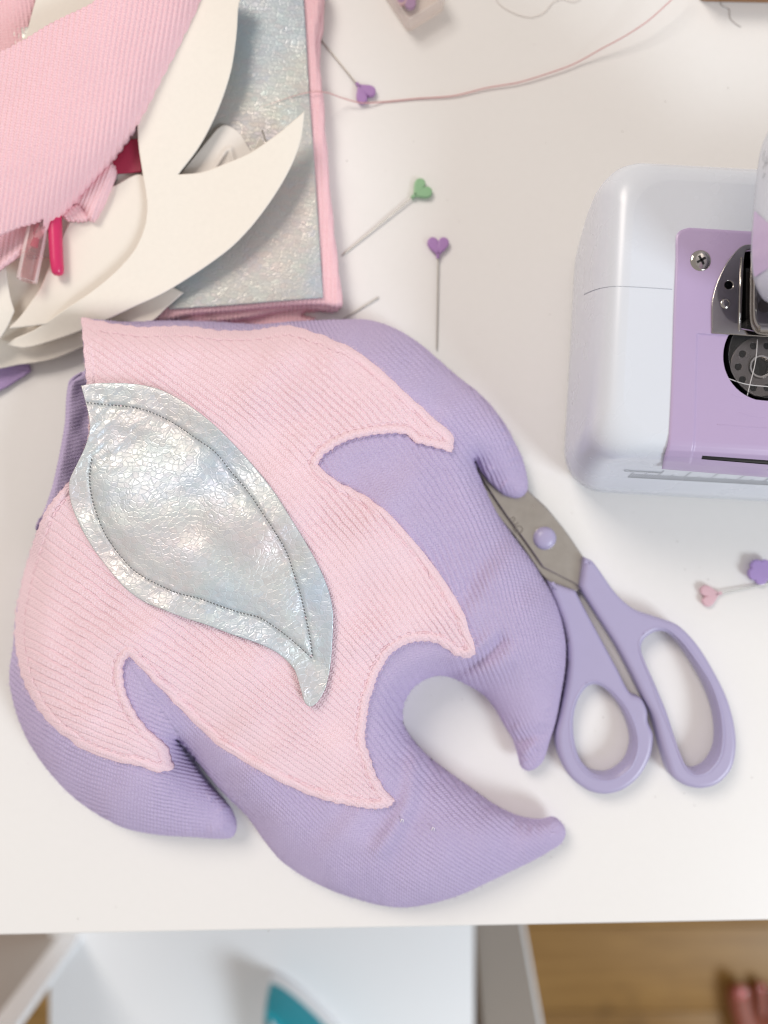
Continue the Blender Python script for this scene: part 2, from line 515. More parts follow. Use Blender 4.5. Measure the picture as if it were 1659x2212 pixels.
# ------------------------------------------------------------------ stuffed plush piece
body_pts = [(176, 687, 'c'), (260, 694), (340, 692), (450, 694), (560, 700), (620, 695), (680, 692), (740, 690), (790, 690), (830, 700), (870, 718), (910, 745), (945, 775),
 (985, 810), (1030, 845), (1060, 875), (1090, 915), (1112, 955), (1130, 995), (1140, 1040), (1138, 1062), (1120, 1076), (1090, 1070), (1060, 1045),
 (1035, 1012), (1023, 985, 'c'), (1030, 1010), (1046, 1052), (1075, 1110), (1110, 1160), (1140, 1200), (1170, 1245), (1195, 1290), (1212, 1335),
 (1222, 1390), (1221, 1440), (1212, 1500), (1200, 1560), (1187, 1602), (1175, 1640), (1160, 1658), (1140, 1665), (1125, 1655), (1118, 1630),
 (1108, 1598), (1090, 1568), (1070, 1532), (1045, 1502), (1010, 1480), (975, 1464), (945, 1460), (915, 1470), (890, 1490), (873, 1520),
 (871, 1560), (885, 1590), (905, 1615), (930, 1640), (970, 1670), (1020, 1705), (1070, 1740), (1120, 1763), (1165, 1770), (1195, 1764),
 (1213, 1777), (1222, 1797), (1214, 1820), (1190, 1837), (1150, 1860), (1100, 1884), (1050, 1908), (1000, 1931), (940, 1950), (880, 1960),
 (830, 1957), (780, 1945), (720, 1925), (655, 1893), (605, 1857), (570, 1815), (537, 1768), (502, 1732), (467, 1697), (427, 1648),
 (395, 1612), (377, 1592, 'c'), (398, 1622), (448, 1690), (495, 1740), (510, 1772), (510, 1795), (500, 1809), (470, 1812), (410, 1808), (340, 1803), (270, 1789),
 (205, 1756), (150, 1715), (100, 1660), (60, 1600), (35, 1540), (21, 1480), (21, 1440), (28, 1400), (31, 1360), (36, 1318), (47, 1265), (62, 1207),
 (82, 1147), (107, 1092), (148, 1042), (178, 992), (192, 945), (190, 880), (184, 800)]
body = spline(body_pts, 8)
# outline the stuffing would have if the open end on the left were closed
k0 = [i for i, p in enumerate(body_pts) if p[:2] == (62, 1207)][0]
solve_pts = [(120, 676), (176, 678)] + list(body_pts[1:k0 + 1]) + [(45, 1150), (10, 1080), (-30, 980), (-40, 880), (-10, 780), (50, 700)]
solve = spline(solve_pts, 6)

GX0, GY0, GX1, GY1 = -100, 620, 1308, 2028
def poisson(poly):
    u = None
    for st in (16, 8, 4, 2):
        nx = (GX1 - GX0) // st; ny = (GY1 - GY0) // st
        xs = GX0 + (np.arange(nx) + .5) * st; ys = GY0 + (np.arange(ny) + .5) * st
        m = raster([poly], xs, ys).astype(np.float64)
        if u is None: u = np.zeros((ny, nx))
        else: u = np.kron(u, np.ones((2, 2)))[:ny, :nx]
        for it in range(1200 if st == 16 else 160):
            p = np.pad(u, 1)
            u = m * (.25 * (p[:-2, 1:-1] + p[2:, 1:-1] + p[1:-1, :-2] + p[1:-1, 2:] + st * st * 1.0))
    return np.sqrt(np.maximum(2 * u, 0))
Hpx = poisson(solve)                       # half-thickness of a fully blown-up cushion, in picture units
def blur(a, n, k=3):
    for _ in range(n):
        p = np.pad(a, k, mode='edge')
        c = np.cumsum(np.pad(p, ((1, 0), (0, 0))), 0); p = (c[2*k+1:] - c[:-2*k-1]) / (2*k+1)
        c = np.cumsum(np.pad(p, ((0, 0), (1, 0))), 1); a = (c[:, 2*k+1:] - c[:, :-2*k-1]) / (2*k+1)
    return a
Hbig = blur(Hpx, 4, 14)
def samp(A, V):
    x = np.clip((V[:, 0] - GX0) / 2 - .5, 0, A.shape[1] - 1.001); y = np.clip((V[:, 1] - GY0) / 2 - .5, 0, A.shape[0] - 1.001)
    xi = x.astype(int); yi = y.astype(int); fx = x - xi; fy = y - yi
    return (A[yi, xi] * (1 - fx) + A[yi, xi + 1] * fx) * (1 - fy) + (A[yi + 1, xi] * (1 - fx) + A[yi + 1, xi + 1] * fx) * fy

HM = 44.0
WR = [  # cloth folds: polyline, width, height in mm
 ([(900, 1606), (893, 1668), (883, 1730), (853, 1790), (820, 1838)], 11, 1.5),
 ([(868, 1640), (862, 1700), (838, 1752), (800, 1800)], 16, -1.5),
 ([(915, 1690), (905, 1745), (880, 1800), (850, 1860)], 15, -.9),
 ([(770, 1760), (730, 1815), (700, 1850)], 16, .8),
 ([(745, 1745), (700, 1790)], 14, -.6),
 ([(1120, 1795), (1095, 1845)], 15, -1.0),
 ([(1070, 1770), (1035, 1850)], 18, .7),
 ([(968, 1455), (1010, 1440), (1055, 1411), (1080, 1385)], 9, -2.2),
 ([(985, 1425), (1030, 1405), (1060, 1375)], 9, 1.3),
 ([(1000, 1468), (1060, 1447), (1100, 1420)], 12, 1.3),
 ([(1105, 1190), (1060, 1250), (1020, 1320)], 16, .9),
 ([(1070, 1180), (1030, 1240), (1000, 1300)], 14, -.7),
 ([(1118, 1600), (1150, 1592), (1180, 1580)], 10, -1.6),
 ([(1130, 1640), (1142, 1615), (1158, 1600)], 8, 1.0),
 ([(940, 900), (1000, 960), (1022, 985)], 13, -1.0),
 ([(960, 980), (1000, 1030), (1040, 1100)], 22, .8),
 ([(395, 1640), (330, 1655), (260, 1640)], 16, -.9),
 ([(880, 1470), (850, 1500), (838, 1545)], 14, -.8),
 ([(470, 1700), (560, 1730), (650, 1760)], 30, .8),
]
def wrinkles(V):
    z = np.zeros(len(V))
    for pts, wd, am in WR:
        pl = spline(pts, 6, closed=False)
        bb = (V[:, 0] > pl[:, 0].min() - 4*wd) & (V[:, 0] < pl[:, 0].max() + 4*wd) & (V[:, 1] > pl[:, 1].min() - 4*wd) & (V[:, 1] < pl[:, 1].max() + 4*wd)
        k = np.nonzero(bb)[0]
        if len(k) == 0: continue
        d, _ = seg_dist(V[k], pl, closed=False)
        z[k] += 1.15 * am * np.exp(-(d / (wd * 1.7)) ** 2)
    return z
def zmid_of(V): return 6.5 + 8.0 * smooth01(samp(Hbig, V) / 190)
def hgt(V, h=None):
    h = samp(Hpx, V) / 5.6 if h is None else h
    return HM * (1 - np.exp(-h / HM))
def ztop(V):
    """height of the stuffed body over the table, mm"""
    H = hgt(V)
    lump = (vnoise(V[:, 0] / 140, V[:, 1] / 140, 3) - .5) * 5.0 + (vnoise(V[:, 0] / 60, V[:, 1] / 60, 5) - .5) * 2.0
    near = np.nonzero(samp(Hpx, V) < 62)[0]; pk = np.zeros(len(V))
    if len(near):
        d, nb_ = seg_dist(V[near], body[::3])
        pk[near] = (vnoise(nb_[:, 0] / 9, nb_[:, 1] / 9, 23) - .5) * 1.3 * np.exp(-((d - 18) / 14) ** 2) * (.3 + vnoise(nb_[:, 0] / 60, nb_[:, 1] / 60, 29))
    return zmid_of(V) + H + (wrinkles(V) + lump) * np.clip(H / 7, 0, 1) + pk * np.clip(H / 5, 0, 1)

def ribfield(samples, deg=3):
    """rib coordinate u(x,y): constant along the ribs, from sampled rib angles and spacings"""
    S = np.array([(x, y, math.radians(a), s_) for x, y, a, s_ in samples])
    ex = [(i, j) for i in range(deg + 1) for j in range(deg + 1 - i) if i + j > 0]
    X = (S[:, 0] - 620) / 600; Y = (S[:, 1] - 1300) / 600
    gx = np.stack([i * X ** max(i - 1, 0) * Y ** j if i else 0 * X for i, j in ex], 1)
    gy = np.stack([j * X ** i * Y ** max(j - 1, 0) if j else 0 * X for i, j in ex], 1)
    c, s_ = np.cos(S[:, 2])[:, None], np.sin(S[:, 2])[:, None]
    A = np.vstack([3 * (gx * c + gy * s_), (-gx * s_ + gy * c), .02 * np.eye(len(ex))])
    b = np.concatenate([0 * X, S[:, 3], np.zeros(len(ex))])
    wgt = np.linalg.lstsq(A, b, rcond=None)[0]
    def u(V):
        X = (V[:, 0] - 620) / 600; Y = (V[:, 1] - 1300) / 600
        return 600 * sum(wk * X ** i * Y ** j for wk, (i, j) in zip(wgt, ex))
    return u
u_pur = ribfield([(831, 730, 45, 1.15), (981, 800, 52, 1.15), (1081, 1005, 76, 1), (1110, 1040, 79, .9), (831, 1030, 47, 1.2), (900, 1150, 52, 1.15),
 (1081, 1280, 62, 1.05), (1150, 1400, 72, 1), (1123, 1520, 80, .95), (1150, 1620, 76, .95), (960, 1430, 68, 1), (853, 1484, 52, 1), (823, 1550, 40, 1),
 (900, 1650, 38, .95), (1003, 1760, 38, .92), (1150, 1800, 35, .92), (870, 1880, 38, 1), (700, 1800, 42, 1.1), (560, 1720, 45, 1.1), (480, 1650, 45, 1.1), (350, 1530, 45, 1)], 4)
u_left = ribfield([(150, 1677, 22, 1), (300, 1727, 12, 1), (450, 1767, 8, .92), (60, 1530, 38, 1.05), (100, 1600, 30, 1), (380, 1690, 12, 1), (480, 1790, 6, .9), (30, 1450, 50, 1)], 2)
u_pink = ribfield([(220, 720, 36, 1), (300, 780, 37, 1), (500, 760, 38, 1), (700, 800, 42, 1), (880, 900, 47, 1), (640, 950, 43, 1), (760, 1120, 50, 1), (900, 1250, 56, 1.02),
 (960, 1350, 60, 1.02), (760, 1300, 50, 1), (700, 1450, 45, 1), (820, 1400, 52, 1), (700, 1600, 40, 1), (800, 1700, 36, 1), (500, 1450, 40, 1.02), (550, 1600, 38, 1),
 (400, 1420, 38, 1.02), (300, 1350, 36, 1), (150, 1200, 38, 1.05), (80, 1300, 32, 1.05), (100, 1450, 26, 1.05), (200, 1520, 20, 1.02), (300, 1630, 14, 1), (150, 1550, 24, 1.02)], 3)

plush = empty('plush_piece', PV(620, 1330, 0))
tag(plush, 'stuffed lilac knit piece with claw shaped arms, pink flame layer and silver leaf', 'plush')

def inside(poly, V):
    A = poly; B = np.roll(poly, -1, 0); r = np.zeros(len(V), bool)
    for a, b in zip(A, B):
        if a[1] == b[1]: continue
        m = ((a[1] <= V[:, 1]) != (b[1] <= V[:, 1])) & (V[:, 0] < a[0] + (V[:, 1] - a[1]) * (b[0] - a[0]) / (b[1] - a[1]))
        r ^= m
    return r
pink_pts = [(175, 685, 'c'), (230, 696), (300, 706), (370, 704), (420, 706), (470, 713), (530, 714), (580, 708), (625, 703), (680, 718), (730, 738), (770, 757), (810, 787), (850, 823),
 (890, 862), (925, 892), (955, 918), (977, 940), (981, 957), (977, 977, 'c'), (950, 968), (915, 960), (895, 954), (878, 938), (845, 935), (800, 940), (760, 948), (725, 964), (700, 982),
 (686, 1003, 'c'), (705, 1024), (730, 1041), (780, 1066), (830, 1101), (880, 1151), (930, 1214), (975, 1275), (1005, 1335), (1022, 1388), (1027, 1410), (1012, 1422, 'c'), (985, 1415), (965, 1402),
 (940, 1389), (905, 1385), (870, 1395), (845, 1412), (820, 1450), (806, 1490), (796, 1520), (791, 1560), (788, 1600), (800, 1640), (815, 1680), (830, 1705), (852, 1728, 'c'), (843, 1741), (815, 1748), (785, 1745), (745, 1738),
 (700, 1728), (650, 1710), (600, 1686), (550, 1660), (500, 1630), (460, 1600), (420, 1562), (380, 1522), (340, 1481), (310, 1450), (290, 1427), (277, 1417, 'c'), (265, 1436), (263, 1462), (271, 1500), (287, 1535),
 (310, 1568), (332, 1591), (358, 1612), (367, 1640), (375, 1662, 'c'), (345, 1668), (315, 1660), (270, 1649), (225, 1638), (180, 1619), (140, 1591), (105, 1560), (75, 1520), (50, 1470), (37, 1420), (31, 1370),
 (34, 1320), (45, 1266), (60, 1208), (80, 1148), (105, 1092), (146, 1043), (175, 1000), (189, 950), (190, 880), (184, 800)]
PINK_PTS = pink_pts
PIT_P = 7.9
G = Grid([body], 2.0)
zt = ztop(G.V)
pk_in = inside(spline(PINK_PTS, 6), G.V); dpk = fdist(G.V, spline(PINK_PTS, 6))
zt = zt - np.where(pk_in, 1.9 * smooth01((dpk - 2) / 9), 0)
W = G.world(zt)
leftarm = (G.V[:, 1] > 1395) & (G.V[:, 0] - 265 < (G.V[:, 1] - 1415) * .70)
uu = np.where(leftarm, u_left(G.V), u_pur(G.V)) / PIT_P
uu = uu + .30 * (vnoise(G.V[:, 0] / 38, G.V[:, 1] / 38, 11) - .5) + .22 * (vnoise(G.V[:, 0] / 13, G.V[:, 1] / 13, 12) - .5) + .9 * (vnoise(G.V[:, 0] / 170, G.V[:, 1] / 170, 14) - .5)
vv = (G.V[:, 0] * math.cos(.85) + G.V[:, 1] * math.sin(.85)) / 6.0
Nn = G.normals(W)
fr = uu - np.floor(uu)
Hb = hgt(G.V)
amp = .60 * (.15 + 1.1 * smooth01(1.3 * vnoise(G.V[:, 0] / 95, G.V[:, 1] / 95, 21) - .1)) * smooth01((Hb - .6) / 6)
rib = 1 - np.exp(-(np.minimum(fr, 1 - fr) / .17) ** 2)
W = W + Nn * ((rib - .6) * amp)[:, None]
# under side, flattened on the table; blades of the scissors pass below it
zm = zmid_of(G.V); h = samp(Hpx, G.V) / 5.6
zb = zm - (zm - .6) * smooth01(h / (zm * 1.5)) ** .9
bl, _ = seg_dist(G.V, np.array([(1255, 1215), (1100, 1060), (960, 900), (880, 800)], float), closed=False)
zb = np.where((bl < 75), np.maximum(zb, np.minimum(8.2, zm)), zb)
Bw = np.stack([(G.V[:, 0] - CX) * (D - zm) / F, -(G.V[:, 1] - CY) * (D - zm) / F, zb], 1)
n = len(W)
open_rim = samp(Hpx, G.V) > 12
side = np.stack([G.e[:, 0], G.e[:, 0] + n, G.e[:, 1] + n, G.e[:, 1]], 1)
keep = ~(open_rim[G.e[:, 0]] & open_rim[G.e[:, 1]])
Q = np.vstack([G.q, G.q[:, ::-1] + n, side[keep]])
uvb = np.stack([uu, vv], 1)
link('stuffed_body', mesh_np('stuffed_body', np.vstack([W, Bw]), Q, np.vstack([uvb, uvb])), M['purple'], plush)

# back flap at the open end
fl = spline([(215, 792), (180, 803), (152, 822), (144, 856), (141, 910), (133, 960), (123, 1010), (112, 1056), (98, 1098), (80, 1150), (150, 1160), (270, 1000), (280, 820)], 8)
Gf = Grid([fl], 2.0)
dl, _ = seg_dist(Gf.V, spline([(180, 803), (152, 822), (144, 856), (141, 910), (133, 960), (123, 1010), (112, 1056), (98, 1098), (80, 1150)], 8, closed=False), closed=False)
zf = 13.0 + 6.5 * np.exp(-(dl / 45) ** 2) - 2.0 * np.exp(-(dl / 5) ** 2) + 1.5 * (vnoise(Gf.V[:, 0] / 25, Gf.V[:, 1] / 40, 33) - .5)
Wf = Gf.world(zf); uf = (Gf.V[:, 1] * .96 + Gf.V[:, 0] * .28) / 7.5
Wf += Gf.normals(Wf) * (.25 * np.abs(np.sin(np.pi * uf)))[:, None]
link('back_flap', Gf.solid('back_flap', Wf, .9, np.stack([uf, Gf.V[:, 0] / 6], 1)), M['purple'], plush)
hem = spline([(176, 805), (160, 816), (152, 828), (153, 842), (161, 858), (172, 874), (182, 888)], 8, closed=False)
tube('flap_hem', [P(a, b, 19.6 - 4 * i / len(hem)) for i, (a, b) in enumerate(hem)], [.35 + .55 * math.sin(math.pi * i / (len(hem) - 1)) for i in range(len(hem))], M['purple'], plush, 10)

# pink flame layer
pink = spline(pink_pts, 10)
PIT_K = 13.8
# the cut ends of the ribs make the edge lumpy
up_ = u_pink(pink) / PIT_K
nx_ = np.roll(pink, -1, 0) - np.roll(pink, 1, 0); nx_ = np.stack([-nx_[:, 1], nx_[:, 0]], 1); nx_ /= np.linalg.norm(nx_, axis=1, keepdims=True) + 1e-9
pink = pink + nx_ * (1.2 * np.cos(2 * np.pi * up_) + 2.2 * (vnoise(pink[:, 0] / 14, pink[:, 1] / 14, 31) - .5))[:, None]
Gp = Grid([pink], 1.6)
dE = fdist(Gp.V, pink)
def seam(d, V):
    jit = 2.5 * (vnoise(V[:, 0] / 30, V[:, 1] / 30, 41) - .5)
    s0 = 19 + jit
    return -.6 * (.25 + .9 * vnoise(V[:, 0] / 26, V[:, 1] / 26, 47)) * np.exp(-((d - s0) / 3.0) ** 2) + .30 * np.exp(-((d - 9) / 6.5) ** 2) * (.7 + .6 * vnoise(V[:, 0] / 22, V[:, 1] / 22, 43)) + .5 * smooth01((d - 24) / 45) - .7 * np.exp(-(d / 3.5) ** 2)
up = u_pink(Gp.V) / PIT_K + .22 * (vnoise(Gp.V[:, 0] / 45, Gp.V[:, 1] / 45, 13) - .5) + .16 * (vnoise(Gp.V[:, 0] / 12, Gp.V[:, 1] / 12, 15) - .5) + .7 * (vnoise(Gp.V[:, 0] / 190, Gp.V[:, 1] / 190, 16) - .5)
vp = (Gp.V[:, 0] * math.cos(.72) + Gp.V[:, 1] * math.sin(.72)) / 5.6
openl, _ = seg_dist(Gp.V, np.array([(175, 685), (184, 800), (190, 880), (189, 950), (146, 1043)], float), closed=False)
zp0 = ztop(Gp.V) + 2.2
nz = np.clip(Gp.normals(Gp.world(zp0))[:, 2], 0, 1)
sm = seam(dE, Gp.V) * smooth01(openl / 30) * nz ** 1.5
zp = zp0 + sm
Wp = Gp.world(zp); Np = Gp.normals(Wp)
f = up - np.floor(up)
groove = -np.exp(-((f - .5) / .09) ** 2)
dots = -np.exp(-(np.minimum(f, 1 - f) / .085) ** 2) * (.65 + .35 * np.sin(2 * np.pi * vp * .5 + 3 * np.sin(np.floor(up) * 12.9)))
ribp = (.5 * smooth01(dE / 7) + .5 * smooth01((dE - 14) / 14)) * nz * (1.15 * groove + .5 * dots + .12 * np.cos(4 * np.pi * f))
Wp = Wp + Np * (ribp * (.35 + 1.0 * vnoise(Gp.V[:, 0] / 80, Gp.V[:, 1] / 80, 17)))[:, None]
th = np.full(len(Wp), 2.3)
link('flame_layer', Gp.solid('flame_layer', Wp, th, np.stack([up, vp], 1)), M['pink'], plush)

# loose fibres that stand off the cloth
def fuzz(name, Wv, Nv, rim, n_surf, n_rim, mat):
    V = []; Fc = []
    idx = np.concatenate([np.random.randint(0, len(Wv), n_surf), np.random.choice(rim, n_rim)])
    r = np.random.normal(0, 1, (len(idx), 3)); L = np.random.uniform(.5, 1.5, len(idx)); L[n_surf:] *= 1.3
    for i, k in enumerate(idx):
        d = Nv[k] * .6 + r[i] * .55; d[2] = abs(d[2]) * .6
        d /= np.linalg.norm(d) + 1e-9
        sd = np.cross(d, r[i][::-1]); sd /= np.linalg.norm(sd) + 1e-9
        p = Wv[k] - d * .15; m = p + d * L[i] * .55 + r[i][::-1] * .10; e = p + d * L[i] + r[i] * .22
        b = len(V); V += [p - sd * .03, p + sd * .03, m + sd * .026, m - sd * .026, e]
        Fc += [(b, b+1, b+2, b+3), (b+3, b+2, b+4)]
    me = bpy.data.meshes.new(name); me.from_pydata([tuple(v * MM) for v in V], [], Fc); me.update()
    o = link(name, me, mat, plush); o['kind'] = 'stuff'
fuzz('flame_fuzz', Wp, Np, Gp.rim, 5000, 2600, M['pink'])
fuzz('body_fuzz', W, Nn, G.rim, 6000, 2200, M['purple'])

# tonal stitching along the flame edge
dd_ = np.roll(pink, -1, 0) - np.roll(pink, 1, 0); nin = np.stack([-dd_[:, 1], dd_[:, 0]], 1); nin /= np.linalg.norm(nin, axis=1, keepdims=True) + 1e-9
if inside(pink, pink[::7] + nin[::7] * 5).mean() < .5: nin = -nin
line = pink + nin * 19.5
okl = (seg_dist(line, pink[::2])[0] > 17.5) & inside(pink, line) & (seg_dist(line, np.array([(175, 685), (184, 800), (190, 880), (189, 950), (146, 1043)], float), closed=False)[0] > 26)
okl &= ~inside(spline([(150, 1060), (150, 830), (400, 850), (730, 1300), (690, 1540), (600, 1440), (300, 1310)], 6), line)
V = []; Fc = []
def near_z(q):
    out = np.empty(len(q)); 
    for i, p in enumerate(q):
        k = np.nonzero((np.abs(Gp.V[:, 0] - p[0]) < 3) & (np.abs(Gp.V[:, 1] - p[1]) < 3))[0]
        out[i] = Wp[k, 2].max() if len(k) else np.nan
    return out
pts_ = line[okl]; acc_ = 0.0; last = None; ends = []
for i in range(1, len(pts_)):
    st = np.linalg.norm(pts_[i] - pts_[i - 1])
    if st > 14: last = None; acc_ = 0; continue
    acc_ += st
    if last is None: last = pts_[i]; acc_ = 0
    elif acc_ > 9.0: ends.append((last, pts_[i])); last = None
for a, b in ends:
    za, zb2 = near_z([a, b])
    if np.isnan(za) or np.isnan(zb2): continue
    m_ = (a + b) / 2
    pp_ = [Vector(P(a[0], a[1], za - .15)), Vector(P(m_[0], m_[1], max(za, zb2) + .15)), Vector(P(b[0], b[1], zb2 - .15))]
    t_ = (pp_[2] - pp_[0]).normalized(); sd = t_.cross(Vector((0, 0, 1))).normalized(); base = len(V)
    for j, p in enumerate(pp_):
        for q in range(6):
            an = q * math.pi / 3; V.append(p + (sd * math.cos(an) + Vector((0, 0, 1)) * math.sin(an)) * .13)
    for j in range(2):
        for q in range(6):
            q2 = (q + 1) % 6; Fc.append((base + j*6 + q, base + (j+1)*6 + q, base + (j+1)*6 + q2, base + j*6 + q2))
M['pinkthread'] = plain('pink_sewing_thread', (.87, .64, .70), .7)
me = bpy.data.meshes.new('edge_stitching'); me.from_pydata([v * MM for v in V], [], Fc); me.update()
o = link('edge_stitching', me, M['pinkthread'], plush); o['kind'] = 'stuff'

# silver leaf
leaf_pts = [(175, 833, 'c'), (205, 828), (240, 827), (275, 828), (310, 832), (350, 843), (400, 870), (450, 907), (500, 955), (550, 1010), (590, 1060), (625, 1115), (660, 1172), (690, 1228), (710, 1278),
 (719, 1325), (718, 1380), (713, 1440), (703, 1486), (687, 1515), (671, 1526), (659, 1518), (650, 1490), (636, 1447), (612, 1420), (585, 1402), (545, 1385), (500, 1370), (450, 1351), (400, 1335), (350, 1316),
 (310, 1299), (270, 1270), (235, 1230), (205, 1190), (175, 1140), (156, 1095), (149, 1060), (151, 1035), (165, 1005), (184, 965), (194, 928), (191, 895), (184, 865)]
leaf = spline(leaf_pts, 10)
st_a = spline([(184, 869), (225, 874), (275, 878), (320, 888), (370, 911), (420, 945), (465, 977), (500, 1020), (535, 1061), (565, 1105), (595, 1151), (620, 1195), (635, 1240), (650, 1288), (662, 1340), (670, 1380), (676, 1424)], 14, closed=False)
st_b = spline([(199, 988), (194, 1020), (195, 1055), (205, 1100), (225, 1150), (255, 1195), (290, 1233), (330, 1257), (380, 1280), (430, 1293), (475, 1309), (520, 1324), (560, 1334), (600, 1359), (640, 1391), (676, 1424)], 14, closed=False)
Gs = Grid([leaf], 2.0)
zbase = ztop(Gs.V)
dS = np.minimum(fdist(Gs.V, st_a, False), fdist(Gs.V, st_b, False))
dL = fdist(Gs.V, leaf)
inner = smooth01((dS - 4) / 40)
leafz = zbase + 3.7 + .9 * inner - .8 * np.exp(-(dS / 4.5) ** 2) + .5 * np.exp(-(dL / 14) ** 2)
leafz += (vnoise(Gs.V[:, 0] / 60, Gs.V[:, 1] / 50, 51) - .5) * .35 + (vnoise(Gs.V[:, 0] / 9, Gs.V[:, 1] / 8, 53) - .5) * .10
# puckers running off the seam and the creased top corner
leafz += .7 * np.exp(-(((Gs.V[:, 0] - 235) / 70) ** 2 + ((Gs.V[:, 1] - 930) / 90) ** 2)) * (vnoise((Gs.V[:, 0] + Gs.V[:, 1]) / 14, (Gs.V[:, 0] - Gs.V[:, 1]) / 40, 55) - .5) * 2
leafz += .35 * np.exp(-(dS / 22) ** 2) * (vnoise(Gs.V[:, 0] / 12, Gs.V[:, 1] / 12, 57) - .5) * 2
Ws = Gs.world(leafz)
leaf_o = link('silver_leaf', Gs.solid('silver_leaf', Ws, 1.2), M['holo'], plush)

def leaf_height(V):
    i = ((Gs.V[None] - V[:, None]) ** 2).sum(2).argmin(1); return leafz[i]
def stitches(pl, every=7.6, ln=5.2):
    d = np.concatenate([[0], np.cumsum(np.linalg.norm(np.diff(pl, axis=0), axis=1))])
    V = []; Fc = []
    k = 3.0
    while k + ln < d[-1]:
        a, b = [np.array([np.interp(t, d, pl[:, 0]), np.interp(t, d, pl[:, 1])]) for t in (k, k + ln)]
        za, zb2 = leaf_height(np.array([a, b])) + .18
        mid = (a + b) / 2; zm_ = max(za, zb2) + .22
        pts = [Vector(P(a[0], a[1], za - .25)), Vector(P(mid[0], mid[1], zm_)), Vector(P(b[0], b[1], zb2 - .25))]
        t = (pts[2] - pts[0]).normalized(); sd = t.cross(Vector((0, 0, 1))).normalized(); upv = Vector((0, 0, 1))
        base = len(V)
        for j, p in enumerate(pts):
            r = .17 if j == 1 else .13
            for q in range(6):
                an = q * math.pi / 3; V.append(p + (sd * math.cos(an) + upv * math.sin(an)) * r)
        for j in range(2):
            for q in range(6):
                q2 = (q + 1) % 6; Fc.append((base + j*6 + q, base + (j+1)*6 + q, base + (j+1)*6 + q2, base + j*6 + q2))
        k += every
    return V, Fc
for pl in (st_a, st_b):
    V, Fc = stitches(pl)
    me = bpy.data.meshes.new('stitching'); me.from_pydata([v * MM for v in V], [], Fc); me.update()
    o = link('stitching', me, M['stitch'], leaf_o); o['kind'] = 'stuff'
# lint on the cloth
for a, b in ((868, 1772), (935, 1790)):
    z = float(ztop(np.array([[a, b]], float))[0]) + .6
    tube('lint', [P(a - 3, b + 4, z), P(a, b - 3, z + .5), P(a + 3, b - 1, z + .3), P(a + 3, b + 4, z)], .16, M['lint'], plush, 6)

# ------------------------------------------------------------------ scissors
sci = empty('scissors', PV(1300, 1400, 0))
tag(sci, 'open lilac handled scissors with steel blades half under the plush', 'scissors')
ZS = 9.0
h1 = [(1262, 1203, 'c'), (1281, 1213), (1329, 1280), (1369, 1315), (1419, 1333), (1464, 1350), (1504, 1390), (1539, 1445), (1569, 1505), (1585, 1560), (1590, 1610), (1580, 1660), (1550, 1693), (1514, 1703), (1478, 1696),
 (1450, 1675), (1437, 1640), (1424, 1595), (1410, 1545), (1389, 1505), (1359, 1445), (1329, 1390), (1294, 1335), (1262, 1284), (1253, 1266, 'c')]
o1 = [(1394, 1378), (1419, 1364), (1444, 1368), (1474, 1395), (1504, 1440), (1529, 1485), (1547, 1535), (1554, 1585), (1549, 1625), (1529, 1655), (1504, 1665), (1484, 1655), (1471, 1630), (1457, 1590), (1439, 1535), (1414, 1475), (1392, 1425), (1385, 1398)]
h2 = [(1182, 1254, 'c'), (1244, 1276, 'c'), (1264, 1315), (1299, 1380), (1334, 1445), (1362, 1497), (1386, 1509), (1399, 1535), (1401, 1560), (1412, 1588), (1407, 1632), (1384, 1676), (1349, 1706), (1309, 1717), (1269, 1708), (1229, 1675), (1207, 1627),
 (1203, 1585), (1211, 1545), (1221, 1495), (1228, 1445), (1228, 1395), (1218, 1345), (1199, 1295)]
o2 = [(1269, 1485), (1289, 1480), (1314, 1494), (1344, 1530), (1364, 1575), (1369, 1610), (1359, 1645), (1334, 1669), (1309, 1676), (1279, 1668), (1254, 1640), (1242, 1600), (1240, 1555), (1249, 1515)]
for hh, oo, z0, z1 in ((h1, o1, 1.4, 10.6), (h2, o2, .6, 9.8)):
    flat('handle', [pxpoly(hh, ZS, 6), pxpoly(oo, ZS, 6)], z0, z1, 2.3, M['lilac_plastic'], sci, 5)
# soft inner rims of the finger holes
for oo, z in ((o1, 10.25), (o2, 9.45)):
    q = spline(oo, 6); c = q.mean(0); v = q - c; q = c + v * (1 + 10.0 / np.linalg.norm(v, axis=1, keepdims=True))
    q = np.vstack([q, q[:1]])
    tube('grip_rim', [P(a, b, z) for a, b in q], .55, M['lilac_plastic'], sci, 10)
b1 = [(1262, 1207, 'c'), (1254, 1267, 'c'), (1172, 1226, 'c'), (1140, 1180), (1079, 1095), (1030, 1020), (960, 905), (900, 810), (860, 740, 'c'), (930, 790), (1020, 895), (1090, 985), (1140, 1058), (1180, 1096), (1221, 1146)]
b2 = [(1168, 1240, 'c'), (1184, 1256, 'c'), (1246, 1278, 'c'), (1262, 1262, 'c'), (1225, 1180), (1150, 1090), (1050, 965), (960, 850), (890, 760, 'c'), (915, 850), (990, 985), (1060, 1095), (1120, 1170)]
bl1 = flat('blade', [pxpoly(b1, 5.5, 6)], 4.6, 6.6, .6, M['blade'], sci, 2)
flat('blade', [pxpoly(b2, 3.5, 6)], 2.4, 4.4, .35, M['blade'], sci, 2)
def dome(name, cx, cy, r, z0, hh, mat, parent, n=28, k=7, pw=.5):
    loops = [[(x, y, z0) for x, y in circ(cx, cy, r, n)]]
    for j in range(1, k):
        a = j / (k - 1) * math.pi / 2
        loops.append([(x, y, z0 + hh * (math.sin(a))) for x, y in circ(cx, cy, max(r * math.cos(a) ** pw, .02), n)])
    return loft(name, loops, mat, parent)
pc = P(1178, 1163, 8)
dome('pivot_cap', pc[0], pc[1], 4.9, 6.5, 3.0, M['lilac_plastic'], sci, pw=.75)
